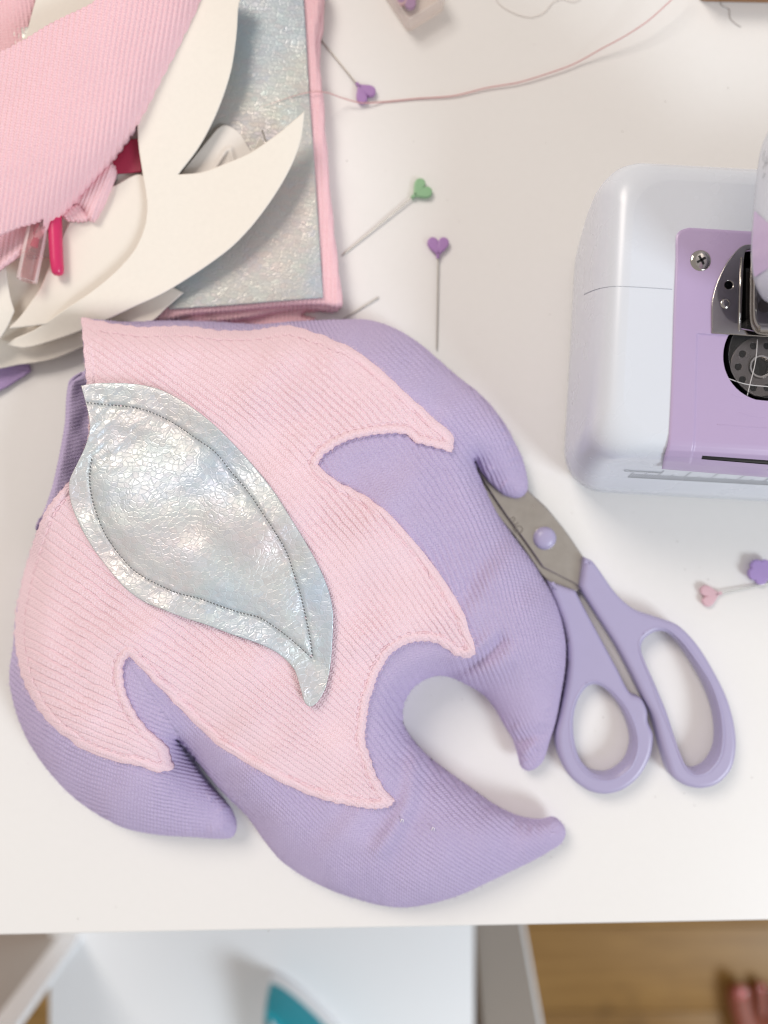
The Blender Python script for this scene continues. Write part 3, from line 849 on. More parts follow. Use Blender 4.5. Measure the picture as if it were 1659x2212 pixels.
def text(name, body_, size, loc, rotz, mat, parent, tilt=0, thick=.02):
    cu = bpy.data.curves.new(name, 'FONT'); cu.body = body_; cu.size = size * MM; cu.extrude = thick * MM
    t = bpy.data.objects.new('tmp', cu); C.objects.link(t)
    dg = bpy.context.evaluated_depsgraph_get(); me = bpy.data.meshes.new_from_object(t.evaluated_get(dg))
    bpy.data.objects.remove(t); bpy.data.curves.remove(cu)
    me.transform(Matrix.Translation(Vector(loc) * MM) @ Matrix.Rotation(rotz, 4, 'Z') @ Matrix.Rotation(tilt, 4, 'X'))
    return link(name, me, mat, parent, smooth=False)
M['etch'] = plain('etched_steel', (.26, .23, .20), .5, 1.0)
lp = P(1130, 1140, 6.6)
text('engraving', 'Oru', 4.6, (lp[0] + .6, lp[1] - 1.2, 6.62), math.radians(128), M['etch'], bl1)

# ------------------------------------------------------------------ pins
def heart(n=40):
    pts = []
    for i in range(n):
        t = 2 * math.pi * i / n
        x = 16 * math.sin(t) ** 3; y = 13 * math.cos(t) - 5 * math.cos(2*t) - 2 * math.cos(3*t) - math.cos(4*t)
        pts.append((x / 16 * 4.65, (y + 17) / 29 * 8.7))       # tip at the origin, lobes up +y
    return pts
def flower():
    pts = []
    for i in range(80):
        t = 2 * math.pi * i / 80
        r = 4.4 + 1.25 * abs(math.cos(2.5 * t)) ** .7
        pts.append((r * math.cos(t), r * math.sin(t) + 5.2))
    return pts
def pin(tip, joint, mat, label, shape=None, z0=.35, z1=1.3, group='dressmaking pins on the table', head_ext=3.6):
    a = Vector(P(*tip, z0)); b = Vector(P(*joint, z1)); d = (b - a); dn = d.normalized()
    o = empty('pin', Vector((b.x, b.y, 0)) * MM)
    tag(o, label, 'pin', group)
    tube('shaft', [a, a + dn * 2.2, b, b + dn * head_ext], [.05, .25, .28, .28], M['pinsteel'], o, 16)
    hd = flat('head', [shape or heart()], -1.0, 1.0, .6, mat, o, 3)
    an = math.atan2(d.y, d.x) - math.pi / 2
    hd.data.transform(Matrix.Translation(Vector((b.x, b.y, z1 + .1)) * MM) @ Matrix.Rotation(an, 4, 'Z'))
    tube('collar', [b - dn * .3, b + dn * 2.6], [.75, .6], mat, o, 10)
    return o
pin((683, 74), (771, 181), M['pin_violet'], 'violet heart headed pin beside the pink folded fabric, nearest the thread')
pin((737, 554), (890, 427), M['pin_green'], 'green heart headed pin lying aslant on the table')
pin((944, 760), (946, 557), M['pin_violet'], 'violet heart headed pin pointing straight down at the plush')
pin((1760, 1240), (1557, 1281), M['pin_pink'], 'pale pink heart headed pin right of the scissors')
pin((1790, 1345), (1664, 1250), M['pin_flower'], 'lilac flower headed pin at the right picture edge', flower(), .35, 2.6)
nd = tube('sewing_needle', [P(700, 712, .5), P(740, 690, .5), P(808, 649, .5), P(816, 644, .5), P(819, 642, .5)], [.12, .22, .22, .25, .12], M['pinsteel'], None, 14)
tag(nd, 'thin bare steel needle poking out above the plush', 'needle')

# ------------------------------------------------------------------ threads and lint on the table
def on_line(pts, z, n=10): return [P(a, b, z) for a, b in spline(pts, n, closed=False)]
th1 = spline([(560, 232), (600, 219), (640, 206), (672, 199), (705, 200), (740, 212), (780, 222), (830, 220), (900, 213), (980, 207), (1050, 190), (1120, 178), (1180, 160), (1240, 138), (1300, 105), (1350, 78), (1400, 45), (1450, 0), (1490, -40)], 10, closed=False)
zt_ = np.interp(th1[:, 0], [560, 660, 690, 740, 830, 1250, 1450], [12.4, 12.4, 11.5, 3.5, .4, 1.5, 8.5])
tag(tube('rose_thread', [P(a, b, z) for (a, b), z in zip(th1, zt_)], [.04 + .24 * min(1, i / 60) for i in range(len(th1))], M['thread'], None, 8), 'long rose thread curving across the table from the silver sheet', 'thread')
tag(tube('loose_thread', on_line([(1060, -20), (1080, 10), (1110, 28), (1145, 37), (1175, 27), (1195, 5), (1215, -2), (1240, 4), (1262, -10)], .4), .13, M['palethread'], None, 6), 'faint pale loose thread looping at the top picture edge', 'thread')
tag(tube('lint_thread', on_line([(1555, -10), (1560, 12), (1575, 20), (1578, 40), (1590, 52), (1600, 58)], .3), .14, M['greythread'], None, 6), 'short grey crinkled thread below the brown wooden edge', 'thread')
V = []; Fc = []
for i in range(60):
    a, b = random.uniform(620, 1640), random.uniform(60, 1960)
    if i < 12: a, b = [(250, 1960), (60, 1650), (168, 1985), (998, 1511), (1236, 1108), (1573, 190), (1405, 1150), (1480, 1230), (1500, 1740), (1345, 284), (580, 2011), (127, 2018)][i]
    c = Vector(P(a, b, .16)); r = random.uniform(.12, .3); base = len(V)
    for q in range(6): V.append(c + Vector((math.cos(q * 1.05) * r * random.uniform(.6, 1.5), math.sin(q * 1.05) * r, -.1)))
    V.append(c + Vector((0, 0, .18)))
    for q in range(6): Fc.append((base + q, base + (q + 1) % 6, base + 6))
me = bpy.data.meshes.new('dust_specks'); me.from_pydata([v * MM for v in V], [], Fc); me.update()
tag(link('dust_specks', me, M['greythread']), 'tiny grey dust specks scattered over the table', 'dust', kind='stuff')

# ------------------------------------------------------------------ folded pink cloth and silver sheet
def sheet(name, pts, zfun, thick, mat, parent=None, step=3.0, pitch=None, ang_=0.0, rough_edge=0, nspl=8, rib=.5, bendpts=None):
    pl = spline(pts, nspl)
    if rough_edge:
        d_ = np.roll(pl, -1, 0) - np.roll(pl, 1, 0); nn = np.stack([-d_[:, 1], d_[:, 0]], 1); nn /= np.linalg.norm(nn, axis=1, keepdims=True) + 1e-9
        pl = pl + nn * (rough_edge * (vnoise(pl[:, 0] / 6, pl[:, 1] / 6, 61) - .5))[:, None]
    g = Grid([pl], step); dE = fdist(g.V, pl)
    z = zfun(g.V, dE); W = g.world(z); uv = None
    if pitch:
        u = (-g.V[:, 0] * math.sin(ang_) + g.V[:, 1] * math.cos(ang_) + 8 * (vnoise(g.V[:, 0] / 160, g.V[:, 1] / 160, 71) - .5)) / pitch
        v = (g.V[:, 0] * math.cos(ang_) + g.V[:, 1] * math.sin(ang_)) / 6
        W = W + g.normals(W) * (rib * (np.abs(np.sin(np.pi * u)) - .6))[:, None]
        uv = np.stack([u, v], 1)
    return link(name, g.solid(name, W, thick, uv), mat, parent)
rnd_edge = lambda d, w_, h_: h_ * (np.sqrt(np.clip(1 - (1 - np.clip(d / w_, 0, 1)) ** 2, 0, 1)) - 1)

fold = empty('folded_fabric', PV(600, 400, 0))
tag(fold, 'rose pink rib fabric folded in layers under the silver sheet', 'fabric')
sheet('lower_layer', [(180, 60), (665, -60), (690, 150), (708, 350), (720, 520), (722, 650), (690, 672), (655, 678), (682, 690), (640, 705), (540, 715), (450, 712), (340, 700), (240, 620), (180, 400)],
      lambda V, d: 3.8 + rnd_edge(d, 14, 2.6) + .6 * np.sin(V[:, 0] / 30), 2.5, M['rosy'], fold, 3, 9.5, math.pi / 2, 1.5)
sheet('middle_layer', [(180, 60), (668, -60), (690, 150), (708, 350), (722, 520), (733, 640), (736, 663), (722, 672), (660, 668), (590, 678), (530, 690), (470, 697), (400, 700), (300, 660), (180, 400)],
      lambda V, d: 7.0 + rnd_edge(d, 14, 2.6) + .5 * np.sin(V[:, 0] / 41 + 1), 2.3, M['rosy'], fold, 3, 9.5, math.pi / 2, 1.5)
sheet('upper_layer', [(180, 60), (676, -60), (684, 100), (697, 200), (707, 350), (722, 500), (736, 620), (739, 655), (730, 664), (690, 659), (620, 662), (520, 672), (420, 680), (330, 690), (250, 600), (180, 400)],
      lambda V, d: 10.4 + rnd_edge(d, 13, 2.4), 2.3, M['rosy'], fold, 3, 9.5, math.pi / 2, .8)
tag(sheet('silver_sheet', [(240, -60, 'c'), (652, -60, 'c'), (660, 60), (668, 200), (679, 350), (689, 500), (698, 643, 'c'), (620, 649), (500, 659), (366, 668, 'c'), (300, 560), (240, 300)],
      lambda V, d: 11.6 + .9 * (vnoise(V[:, 0] / 90, V[:, 1] / 120, 81) - .5) * smooth01(d / 40), .7, M['silver'], None, 3), 'matt silver vinyl sheet lying flat on the pink folded fabric', 'vinyl')

# ------------------------------------------------------------------ paper pattern pieces
def paper(name, pts, zf, mat, label, group='cream paper pattern pieces', thick=.55, step=3):
    o = sheet(name, pts, zf, thick, mat, None, step); tag(o, label, 'pattern piece', group); return o
paper('paper_pattern', [(-60, 600), (60, 560), (250, 560), (396, 632, 'c'), (360, 664), (328, 693), (210, 735), (120, 773), (50, 786), (-60, 786)],
      lambda V, d: 9.0 + 4.5 * smooth01((V[:, 0] - 160) / 150) - 2.5 * smooth01((V[:, 1] - 700) / 80), M['card2'], 'lowest cream pattern piece, its curved edge nearest the plush')
paper('paper_pattern', [(310, 380), (245, 402), (190, 420), (150, 480), (112, 562), (86, 622), (60, 662), (36, 692), (15, 710, 'c'), (75, 703), (160, 690), (320, 610), (345, 480)],
      lambda V, d: 14.6 + 1.5 * (V[:, 0] / 330), M['card2'], 'middle cream pattern piece that the pens lie on')
paper('paper_pattern', [(-60, 500), (8, 560), (15, 600), (22, 640), (31, 672, 'c'), (12, 712), (-10, 738), (-60, 748)],
      lambda V, d: 15.5 + 1.5 * (d / 40), M['card'], 'cream pattern piece at the left edge below the pink fabric')
yp = [(658, 240, 'c'), (651, 295), (636, 342), (612, 390), (578, 443), (540, 492), (500, 533), (450, 571), (400, 604), (350, 634), (290, 662), (240, 686), (178, 713), (100, 740), (50, 751), (12, 744, 'c'), (32, 731), (75, 712), (135, 672), (200, 628), (252, 584), (290, 540), (312, 490), (317, 440),
      (308, 375), (298, 300), (300, 200), (350, 80), (420, -40), (517, -40), (514, 20), (510, 80), (498, 155), (470, 238), (430, 316), (384, 377, 'c'), (435, 372), (490, 352), (540, 330), (600, 289)]
paper('paper_pattern', yp, lambda V, d: 17.6 + 5.5 * smooth01((V[:, 0] - 380) / 280) * (1 - .0) + 3.0 * smooth01((300 - V[:, 1]) / 250) + 1.3 * np.sin(V[:, 0] / 150) - 6 * smooth01((V[:, 1] - 640) / 110),
      M['card'], 'big cream pattern piece with two pointed wings on the silver sheet')
paper('paper_pattern', [(40, 110), (58, 70), (66, 40), (80, -10), (95, -50), (300, -50), (230, 30), (140, 80)],
      lambda V, d: 17.0 + 0 * d, M['card'], 'cream pattern piece peeking out above the pink fabric')
scr = paper('paper_scrap', [(384, 382, 'c'), (420, 338), (450, 301), (472, 276), (488, 270), (514, 285), (532, 310), (545, 345), (490, 372), (430, 385)],
      lambda V, d: 13.6 + 1.2 * np.exp(-(seg_dist(V, np.array([(462, 368), (488, 325), (497, 322), (505, 350)], float), closed=False)[0] / 6) ** 2), M['tracing'], 'small greyish paper scrap with a crease between the pattern wings', thick=.3, step=2)
paper('paper_scrap', [(530, 345, 'c'), (548, 322), (562, 297, 'c'), (573, 312), (578, 345)], lambda V, d: 14.0 + .08 * (340 - V[:, 1]), M['card'], 'tiny pointed paper tip standing beside the right wing', thick=.35, step=1.5)
tag(tube('pin_shaft', [P(566, 281, 16), P(575, 306, 15)], .35, M['pinsteel'], None, 8), 'short bit of pin sticking out behind the pointed paper tip', 'pin')
# crimson card and pale strip under the pink fabric
tag(sheet('crimson_card', [(215, 300, 'c'), (303, 300, 'c'), (306, 371, 'c'), (215, 377, 'c')], lambda V, d: 15.2 + 0 * d, .8, M['crimson'], None, 3), 'crimson card in the gap under the pink fabric', 'card')
tag(sheet('grey_strip', [(200, 365, 'c'), (320, 350, 'c'), (322, 400, 'c'), (200, 420, 'c')], lambda V, d: 13.2 + 0 * d, .5, M['tracing'], None, 3), 'narrow pale strip between crimson card and pattern piece', 'paper')
tag(sheet('grey_vinyl', [(25, 62, 'c'), (75, 57, 'c'), (75, 110, 'c'), (25, 110, 'c')], lambda V, d: 16.0 + 0 * d, .6, M['silver'], None, 3), 'small grey vinyl corner above the pink fabric', 'vinyl')

# ------------------------------------------------------------------ pink cloth heap
tag(sheet('rose_fabric', [(-70, -60), (95, -60), (85, 10), (70, 60), (62, 120), (-70, 160)], lambda V, d: 15.0 + rnd_edge(d, 14, 3) + 1.2 * np.sin(V[:, 0] / 22), 1.6, M['rosy'], None, 2.5, 9.5, math.radians(83), 1, rib=.6),
    'rose pink rib fabric in the top left corner', 'fabric')
heap = empty('pink_fabric', PV(180, 300, 15)); tag(heap, 'large pale pink rib fabric folded over at the upper left', 'fabric')
def zheap(V, d):
    dr, _ = seg_dist(V, spline([(470, -60), (440, 15), (390, 110), (350, 180), (310, 250), (268, 312), (220, 372), (170, 430), (110, 490), (50, 545), (-70, 640)], 6, closed=False), closed=False)
    return 32.0 + 14.5 * (np.sqrt(np.clip(1 - (1 - np.clip(dr / 190, 0, 1)) ** 2, 0, 1)) - 1) + 3.0 * (vnoise(V[:, 0] / 170, V[:, 1] / 170, 91) - .5) + 2.0 * smooth01((dr - 80) / 150)
sheet('top_fold', [(-70, 140), (0, 111), (50, 86), (110, 50), (190, 11), (260, -30), (475, -60, 'c'), (442, 15), (416, 62), (390, 111), (350, 181), (310, 250), (268, 312), (220, 372), (170, 430), (130, 470), (97, 500),
      (93, 472, 'c'), (70, 481), (40, 489), (0, 506), (-70, 530)], zheap, 1.6, M['pink2'], heap, 2.0, 11.0, math.radians(98), 1.2, rib=.62)
def zlow(V, d):
    dr, _ = seg_dist(V, spline([(310, 250), (268, 312), (220, 372), (170, 430), (130, 467), (97, 499), (60, 535), (30, 560), (-70, 640)], 6, closed=False), closed=False)
    return 17.2 + 4.5 * np.exp(-(dr / 36) ** 2) - 1.2 * np.exp(-(dr / 6) ** 2)
sheet('under_fold', [(-70, 420), (40, 420), (100, 455), (108, 482), (99, 497), (62, 535), (30, 560), (0, 581), (-70, 640)], zlow, 1.3, M['pink2'], heap, 2.5, 11.0, math.radians(98), .8, rib=.4)
# rolled scrap
scrap = empty('fabric_scrap', PV(215, 420, 16)); tag(scrap, 'small rolled pink fabric scrap above the magenta marker', 'fabric')
sheet('rolled_cloth', [(160, 430), (200, 380), (235, 350), (250, 362), (246, 400), (225, 445), (205, 478), (188, 474), (178, 452)], lambda V, d: 20.0 + rnd_edge(d, 24, 4.5), 1.4, M['pink2'], scrap, 2, 8, math.radians(110), 2)
sheet('inner_cloth', [(135, 462), (165, 440), (178, 452), (190, 472), (170, 478), (140, 475)], lambda V, d: 18.2 + rnd_edge(d, 8, 1.5), 1.2, M['rosy'], scrap, 2, 8, 1.0, 2)
# pens
mk = empty('marker', PV(123, 530, 16)); tag(mk, 'magenta marker poking out under the pink fabric', 'marker')
pts = [P(112, 380, 18.5), P(118, 470, 18.5), P(122, 560, 18.5), P(124, 578, 18.5), P(125, 590, 18.5), P(125.3, 594, 18.5)]
tube('barrel', pts, [2.75, 2.75, 2.6, 2.5, 2.2, 1.4], M['magenta'], mk, 20)
pe = empty('tube_pen', PV(70, 580, 16)); tag(pe, 'clear rosy plastic tube beside the magenta marker', 'pen')
a, b = Vector(P(86, 470, 19.6)), Vector(P(58, 607, 19.6)); dn = (b - a).normalized()
def hollow(name, p, q, r0, r1, mat, parent, n=24):
    d = (q - p).normalized(); s_ = d.cross(Vector((0, 0, 1))).normalized(); u_ = s_.cross(d)
    ring = lambda c, r: [c + (s_ * math.cos(2*math.pi*k/n) + u_ * math.sin(2*math.pi*k/n)) * r for k in range(n)]
    return loft(name, [ring(p, r1), ring(p, r0), ring(q - d * .3, r0), ring(q, r0 - .3), ring(q, r1 + .2), ring(q - d * .3, r1), ring(p + d * .1, r1)], mat, parent, False, False)
hollow('tube', a, b, 4.0, 3.1, M['clearpink'], pe)
hollow('collar', b - dn * 11.0, b - dn * 10.2, 4.15, 3.95, M['clearpink'], pe)
tube('refill', [a, b - dn * 14], 1.6, M['magenta'], pe, 12)
# violet scrap on the left
tag(sheet('violet_scrap', [(-60, 760), (30, 770), (60, 786), (66, 800, 'c'), (44, 816), (0, 842), (-60, 862)], lambda V, d: 2.2 + .6 * (vnoise(V[:, 0] / 30, V[:, 1] / 30, 9) - .5), 1.0, M['violet'], None, 2, 7, .12, 1.5, rib=.3), 'violet fabric scrap at the left edge below the pattern pieces', 'fabric')

# ------------------------------------------------------------------ clear box and wooden edge at the top
cb = empty('pin_box', PV(890, -60, 0)); tag(cb, 'clear plastic pin box cut off by the top picture edge', 'box')
poly = pxpoly([(882, 47, 'c'), (965, -4, 'c'), (905, -110, 'c'), (818, -50, 'c'), ], 8, 1)
cc = poly.mean(0); inner = (poly - cc) * .93 + cc
def rpoly(p, r=2.0):
    out = []
    n = len(p)
    for i in range(n):
        a_, b_, c_ = p[i - 1], p[i], p[(i + 1) % n]
        u_ = (a_ - b_) / np.linalg.norm(a_ - b_); v_ = (c_ - b_) / np.linalg.norm(c_ - b_)
        for t in np.linspace(0, 1, 5): out.append((b_ + u_ * r * (1 - t) ** 2 + v_ * r * t ** 2))
    return np.array(out)
flat('wall', [rpoly(poly), rpoly(inner)], .3, 9, .3, M['frost'], cb, 2)
flat('bottom', [rpoly(inner)], .4, 1.2, .2, M['frost'], cb, 2)
flat('lid', [rpoly(poly)], 9.1, 10.1, .3, M['frost'], cb, 2)
for i, (a, b, m_) in enumerate(((880, 12, 'pin_violet'), (900, -2, 'pin_pink'), (893, -24, 'pin_violet'))):
    hp = P(a, b, 3); th_ = i * 1.3
    o = flat('pin_in_box', [[(x * math.cos(th_) - y * math.sin(th_) + hp[0], x * math.sin(th_) + y * math.cos(th_) + hp[1]) for x, y in heart()]], 1.6 + .1 * i, 3.6 + .1 * i, .6, M[m_])
    tag(o, ['violet heart pin head in the clear box, lowest in the picture', 'pink heart pin head inside the clear box', 'violet heart pin head deeper inside the clear box'][i], 'pin', 'pin heads in the clear box')
wb = pxpoly([(1508, -150, 'c'), (1508, -8), (1514, 1), (1524, 4), (1800, 9, 'c'), (1800, -150, 'c')], .5, 5)
tag(flat('wooden_box', [wb], 0.2, 14, .8, M['darkwood']), 'brown wooden edge in the top right corner', 'box')

# ------------------------------------------------------------------ sewing machine
mach = empty('sewing_machine', PV(1600, 800, 0))
tag(mach, 'small white and lilac sewing machine with steel needle plate', 'sewing machine')
TH = math.radians(3.15)
OX, OY = 71.4, 18.8
def loc(x, y, z): return (OX + x * math.cos(TH) + y * math.sin(TH), OY - x * math.sin(TH) + y * math.cos(TH), z)
WID, DEP = 205.0, 105.0
def rr_loop(x0, y0, x1, y1, r, z, n=10):
    pts = []
    for cx_, cy_, a0 in ((x1 - r, y1 - r, 0), (x0 + r, y1 - r, 90), (x0 + r, y0 + r, 180), (x1 - r, y0 + r, 270)):
        for k in range(n + 1):
            a = math.radians(a0 + 90 * k / n); pts.append(loc(cx_ + r * math.cos(a), cy_ + r * math.sin(a), z))
    return pts
prof = [(1.5, -6.0, -5.0), (3.0, -5.0, -8.0), (10, -3.4, -9.5), (22, -2.0, -8.0), (36, -.7, -4.0), (48, 0, -1.0), (54, 0, 0.0), (59, .35, .5), (62.5, 1.4, 1.7), (65, 2.9, 3.2), (66.8, 5.0, 5.3), (67.7, 7.2, 7.4), (68.0, 9.2, 9.2)]
loops = []
for z, i_, fr_ in prof:
    i2 = max(i_, 0); off = -i_ if i_ < 0 else 0
    loops.append(rr_loop(i2 + off, fr_, WID - i2 - off, DEP - i2 - off, float(np.interp(z, [10, 30, 45, 68], [17, 13, 11, 12.5])), z))
shell = loft('base_shell', loops, M['mach'], mach, True, False, 60)
# lilac panel with the bobbin opening; the shell top is cut out below it
pan_px = [(1461, 510), (1470, 498), (1488, 492, 'c'), (1640, 501), (1900, 517, 'c'), (1880, 1046, 'c'), (1659, 1031), (1431, 1013, 'c'), (1437, 985), (1444, 955), (1451, 820), (1456, 660), (1460, 560)]
pan = spline(pan_px, 8)
cut = np.array([P(a, b, 68)[:2] for a, b in spline([(1464, 512), (1473, 501), (1490, 495, 'c'), (1640, 504), (1895, 519, 'c'), (1882, 960, 'c'), (1659, 946), (1452, 934, 'c'), (1456, 820), (1460, 660), (1464, 560)], 8)])
top_loop = np.array([(p[0], p[1]) for p in loops[-1]])
cap = flat('top_cover', [top_loop, cut[::-1]], 67.2, 68.0, 0.0, M['mach'], mach, 1)
bob_px = np.array([(x_, max(y_, 722.0)) for x_, y_ in circ(1659, 770, 97, 64)])
slot_px = np.array([(1517, 984), (1515, 992), (1880, 1022), (1880, 1010)], float)
plate_px = spline([(1537, 720, 'c'), (1538, 650), (1550, 607), (1570, 567), (1592, 540), (1606, 530), (1620, 528), (1660, 530), (1790, 538, 'c'), (1785, 735, 'c'), (1659, 728)], 8)
def inset(poly, d): c = poly.mean(0); v = poly - c; L = np.linalg.norm(v, axis=1, keepdims=True); return c + v * (1 - d / L)
pslot_px = spline([(1606, 552), (1612, 543), (1702, 544), (1702, 714), (1599, 709, 'c'), (1603, 600)], 6)
Gm = Grid([pan, bob_px, slot_px, pslot_px, np.array(circ(1574, 616, 11, 20))], 2.0)
qv = Gm.V[:, 1] - (Gm.V[:, 0] - 1430) * .0566
zc = np.interp(qv, [400, 940, 950, 960, 972, 985, 995, 1012, 1020], [68.6, 68.6, 68.5, 68.1, 67.2, 65.4, 62.5, 54.5, 50])
dP, _ = seg_dist(Gm.V, pan)
rec = spline([(1504, 719, 'c'), (1880, 742, 'c'), (1880, 1020, 'c'), (1488, 1004, 'c'), (1497, 958), (1501, 830)], 6)
inrec = raster([rec], np.array([0.]), np.array([0.]))
ins = inside(rec, Gm.V); dR, _ = seg_dist(Gm.V, rec)
zc = zc - .35 * np.exp(-(dP / 2.5) ** 2) - np.where(ins, .55 * smooth01(dR / 4), 0)
Wm = Gm.world(zc)
panel = link('front_panel', Gm.solid('front_panel', Wm, .9), M['machlilac'], mach)
ang(panel.data, 35)
Gk = Grid([spline([(1508, 980, 'c'), (1880, 1004, 'c'), (1880, 1028, 'c'), (1506, 997, 'c')], 4)], 2.0)
qk = Gk.V[:, 1] - (Gk.V[:, 0] - 1430) * .0566
zk = np.interp(qk, [400, 940, 950, 960, 972, 985, 995, 1012, 1020], [68.6, 68.6, 68.5, 68.1, 67.2, 65.4, 62.5, 54.5, 50]) - .95
link('slot_shade', Gk.solid('slot_shade', Gk.world(zk), .4), M['black'], mach)  # black strip laid in for the shade inside the open slot
# dark inside of the machine
fl_ = np.array([P(a, b, 56)[:2] for a, b in [(1500, 520), (1890, 530), (1880, 1015), (1500, 990)]])
flat('inner_floor', [fl_], 50, 52, .3, M['black'], mach, 1)
# bobbin well, bobbin, clear cover
bc = P(1659, 770, 64); br = 97 * (D - 68) / F
loft('bobbin_well', [[(x, y, 67.6) for x, y in circ(bc[0], bc[1], br + .2, 48)], [(x, y, 56) for x, y in circ(bc[0], bc[1], br - .4, 48)]], M['black'], mach, False, True)
b0 = P(1643, 792, 65)
bob = flat('bobbin', [circ(b0[0], b0[1], 10.3, 48), circ(b0[0], b0[1], 3.0, 24)[::-1]] + [circ(b0[0] + 7.6 * math.cos(math.radians(180 + 36 * k)), b0[1] + 7.6 * math.sin(math.radians(180 + 36 * k)), 1.25, 14)[::-1] for k in range(10)], 64.0, 64.8, .12, M['bobbin'], mach, 2)
loft('hub', [[(x, y, z) for x, y in circ(b0[0], b0[1], r_, 28)] for r_, z in ((3.0, 58), (3.0, 65.0), (3.3, 65.4), (3.9, 65.4), (4.2, 64.9))], M['chrome'], bob, False, False)
flat('lower_flange', [circ(b0[0], b0[1], 10.3, 40)], 57.2, 57.8, .1, M['black'], bob, 1)
cov = flat('bobbin_cover', [circ(bc[0], bc[1], br - .5, 48)], 66.6, 67.2, .1, M['clear'], mach, 1)
def ridge(name, pts, z, r, mat, parent): return tube(name, [P(a, b, z) for a, b in spline(pts, 8, closed=False)], r, mat, parent, 6)
M['whiteline'] = plain('pale_clear_line', (.62, .60, .60), .4)  # thin pale lines raised on the clear cover
ridge('cover_line', [(1636, 733), (1634, 765), (1629, 795), (1620, 830), (1614, 855)], 67.25, .14, M['whiteline'], cov)
ridge('cover_line', [(1572, 817), (1600, 827), (1625, 832), (1700, 838)], 67.25, .16, M['whiteline'], cov)
ridge('cover_arc', [(1580, 852), (1600, 859), (1630, 864), (1670, 867), (1750, 860)], 67.95, .16, M['machlilac'], mach)
ridge('cover_arc', [(1596, 891), (1620, 898), (1645, 903), (1700, 906)], 67.95, .16, M['machlilac'], mach)
ridge('cover_ridge', [(1549, 917), (1600, 921), (1700, 928)], 67.95, .2, M['machlilac'], mach)
# needle plate
pmm = np.array([P(a, b, 68.8)[:2] for a, b in plate_px])
slotp = np.array([P(a, b, 68.8)[:2] for a, b in spline([(1608, 550), (1614, 540), (1700, 541), (1700, 716), (1601, 711, 'c'), (1605, 600)], 6)])
hole = [(x, y) for x, y in circ(*P(1574, 616, 68.8)[:2], 1.45, 20)]
npl = flat('needle_plate', [pmm, slotp[::-1], hole[::-1]], 68.1, 69.0, .25, M['chrome'], mach, 3)
rv = P(1566, 656, 69); dome('rivet', rv[0], rv[1], 1.65, 68.95, .5, M['chrome'], npl)
tube('plate_ridge', [P(1602, 556, 69.0), P(1599, 620, 69.0), P(1596, 715, 69.0)], .35, M['chrome'], npl, 8)
V = []; Fc = []
for cx_ in (1617, 1623):
    for k in range(23):
        y_ = 587 + k * 5.2; c = Vector(P(cx_ - k * .05, y_, 67.6)); b_ = len(V)
        for dx, dy in ((-.32, -.32), (.32, -.32), (.32, .32), (-.32, .32)): V.append(c + Vector((dx, dy, -1)))
        V.append(c + Vector((0, .1, .7)))
        Fc += [(b_, b_+1, b_+4), (b_+1, b_+2, b_+4), (b_+2, b_+3, b_+4), (b_+3, b_, b_+4)]
me = bpy.data.meshes.new('feed_dog_teeth'); me.from_pydata([v * MM for v in V], [], Fc); me.update()
o = link('feed_dog_teeth', me, M['bobbin'], mach, smooth=False); o['kind'] = 'stuff'
fd = P(1620, 650, 66); box('feed_dog', (fd[0] - 1.6, fd[1] - 11, 62), (fd[0] + 1.6, fd[1] + 11, 66.6), M['black'], mach, .1)
# presser foot with raised rim and bar
pf = [(1629, 545, 'c'), (1627, 640), (1628, 690), (1634, 708), (1646, 718), (1700, 722), (1720, 700), (1720, 545, 'c')]
pmm = np.array([P(a, b, 74)[:2] for a, b in spline(pf, 6)])
foot = flat('presser_foot', [pmm], 71.2, 72.0, .25, M['chrome'], mach, 2)
tube('foot_rim', [P(a, b, 72.6) for a, b in spline([(1632, 545), (1630, 640), (1631, 688), (1637, 703), (1648, 712), (1700, 716)], 6, closed=False)], .6, M['chrome'], foot, 10)
fb = P(1665, 712, 73); box('foot_bar', (fb[0] - 4, fb[1] - 1.0, 72), (fb[0] + 8, fb[1] + 1.2, 74), M['chrome'], foot, .4)
nb = P(1690, 640, 74); tube('presser_bar', [(nb[0], nb[1], 72), (nb[0], nb[1], 90)], 2.4, M['chrome'], mach, 20)
# Phillips screw
s0 = P(1514.5, 562, 69)
scw = dome('screw', s0[0], s0[1], 3.7, 68.3, 1.0, M['chrome'], mach, 32, 8, pw=.6)
for r_ in (.5, .5 + math.pi / 2):
    box('slot', (s0[0] - 1.7, s0[1] - .42, 68.9), (s0[0] + 1.7, s0[1] + .42, 69.36), M['black'], scw, .1, r_, (s0[0], s0[1]))
# shell seam
M['seam'] = plain('shaded_seam', (.42, .45, .50), .6)
from mathutils.bvhtree import BVHTree
def bvh_of(o): return BVHTree.FromPolygons([v.co[:] for v in o.data.vertices], [p.vertices[:] for p in o.data.polygons])
trees = [bvh_of(shell), bvh_of(cap)]
def on_shell(px, py):
    org = Vector((0, 0, D * MM)); d = (PV(px, py, 0) - org).normalized(); hits = []
    for t_ in trees:
        h_, n_, i_, ds = t_.ray_cast(org, d)
        if h_ is not None: hits.append((ds, h_))
    return min(hits, key=lambda t: t[0])[1] / MM
sl_ = spline([(1262, 636), (1270, 632), (1285, 626), (1305, 621), (1330, 618.5), (1390, 621), (1452, 625)], 6, closed=False)
tube('shell_seam', [on_shell(a, b) - Vector((0, 0, .06)) for a, b in sl_], .17, M['seam'], mach, 6)
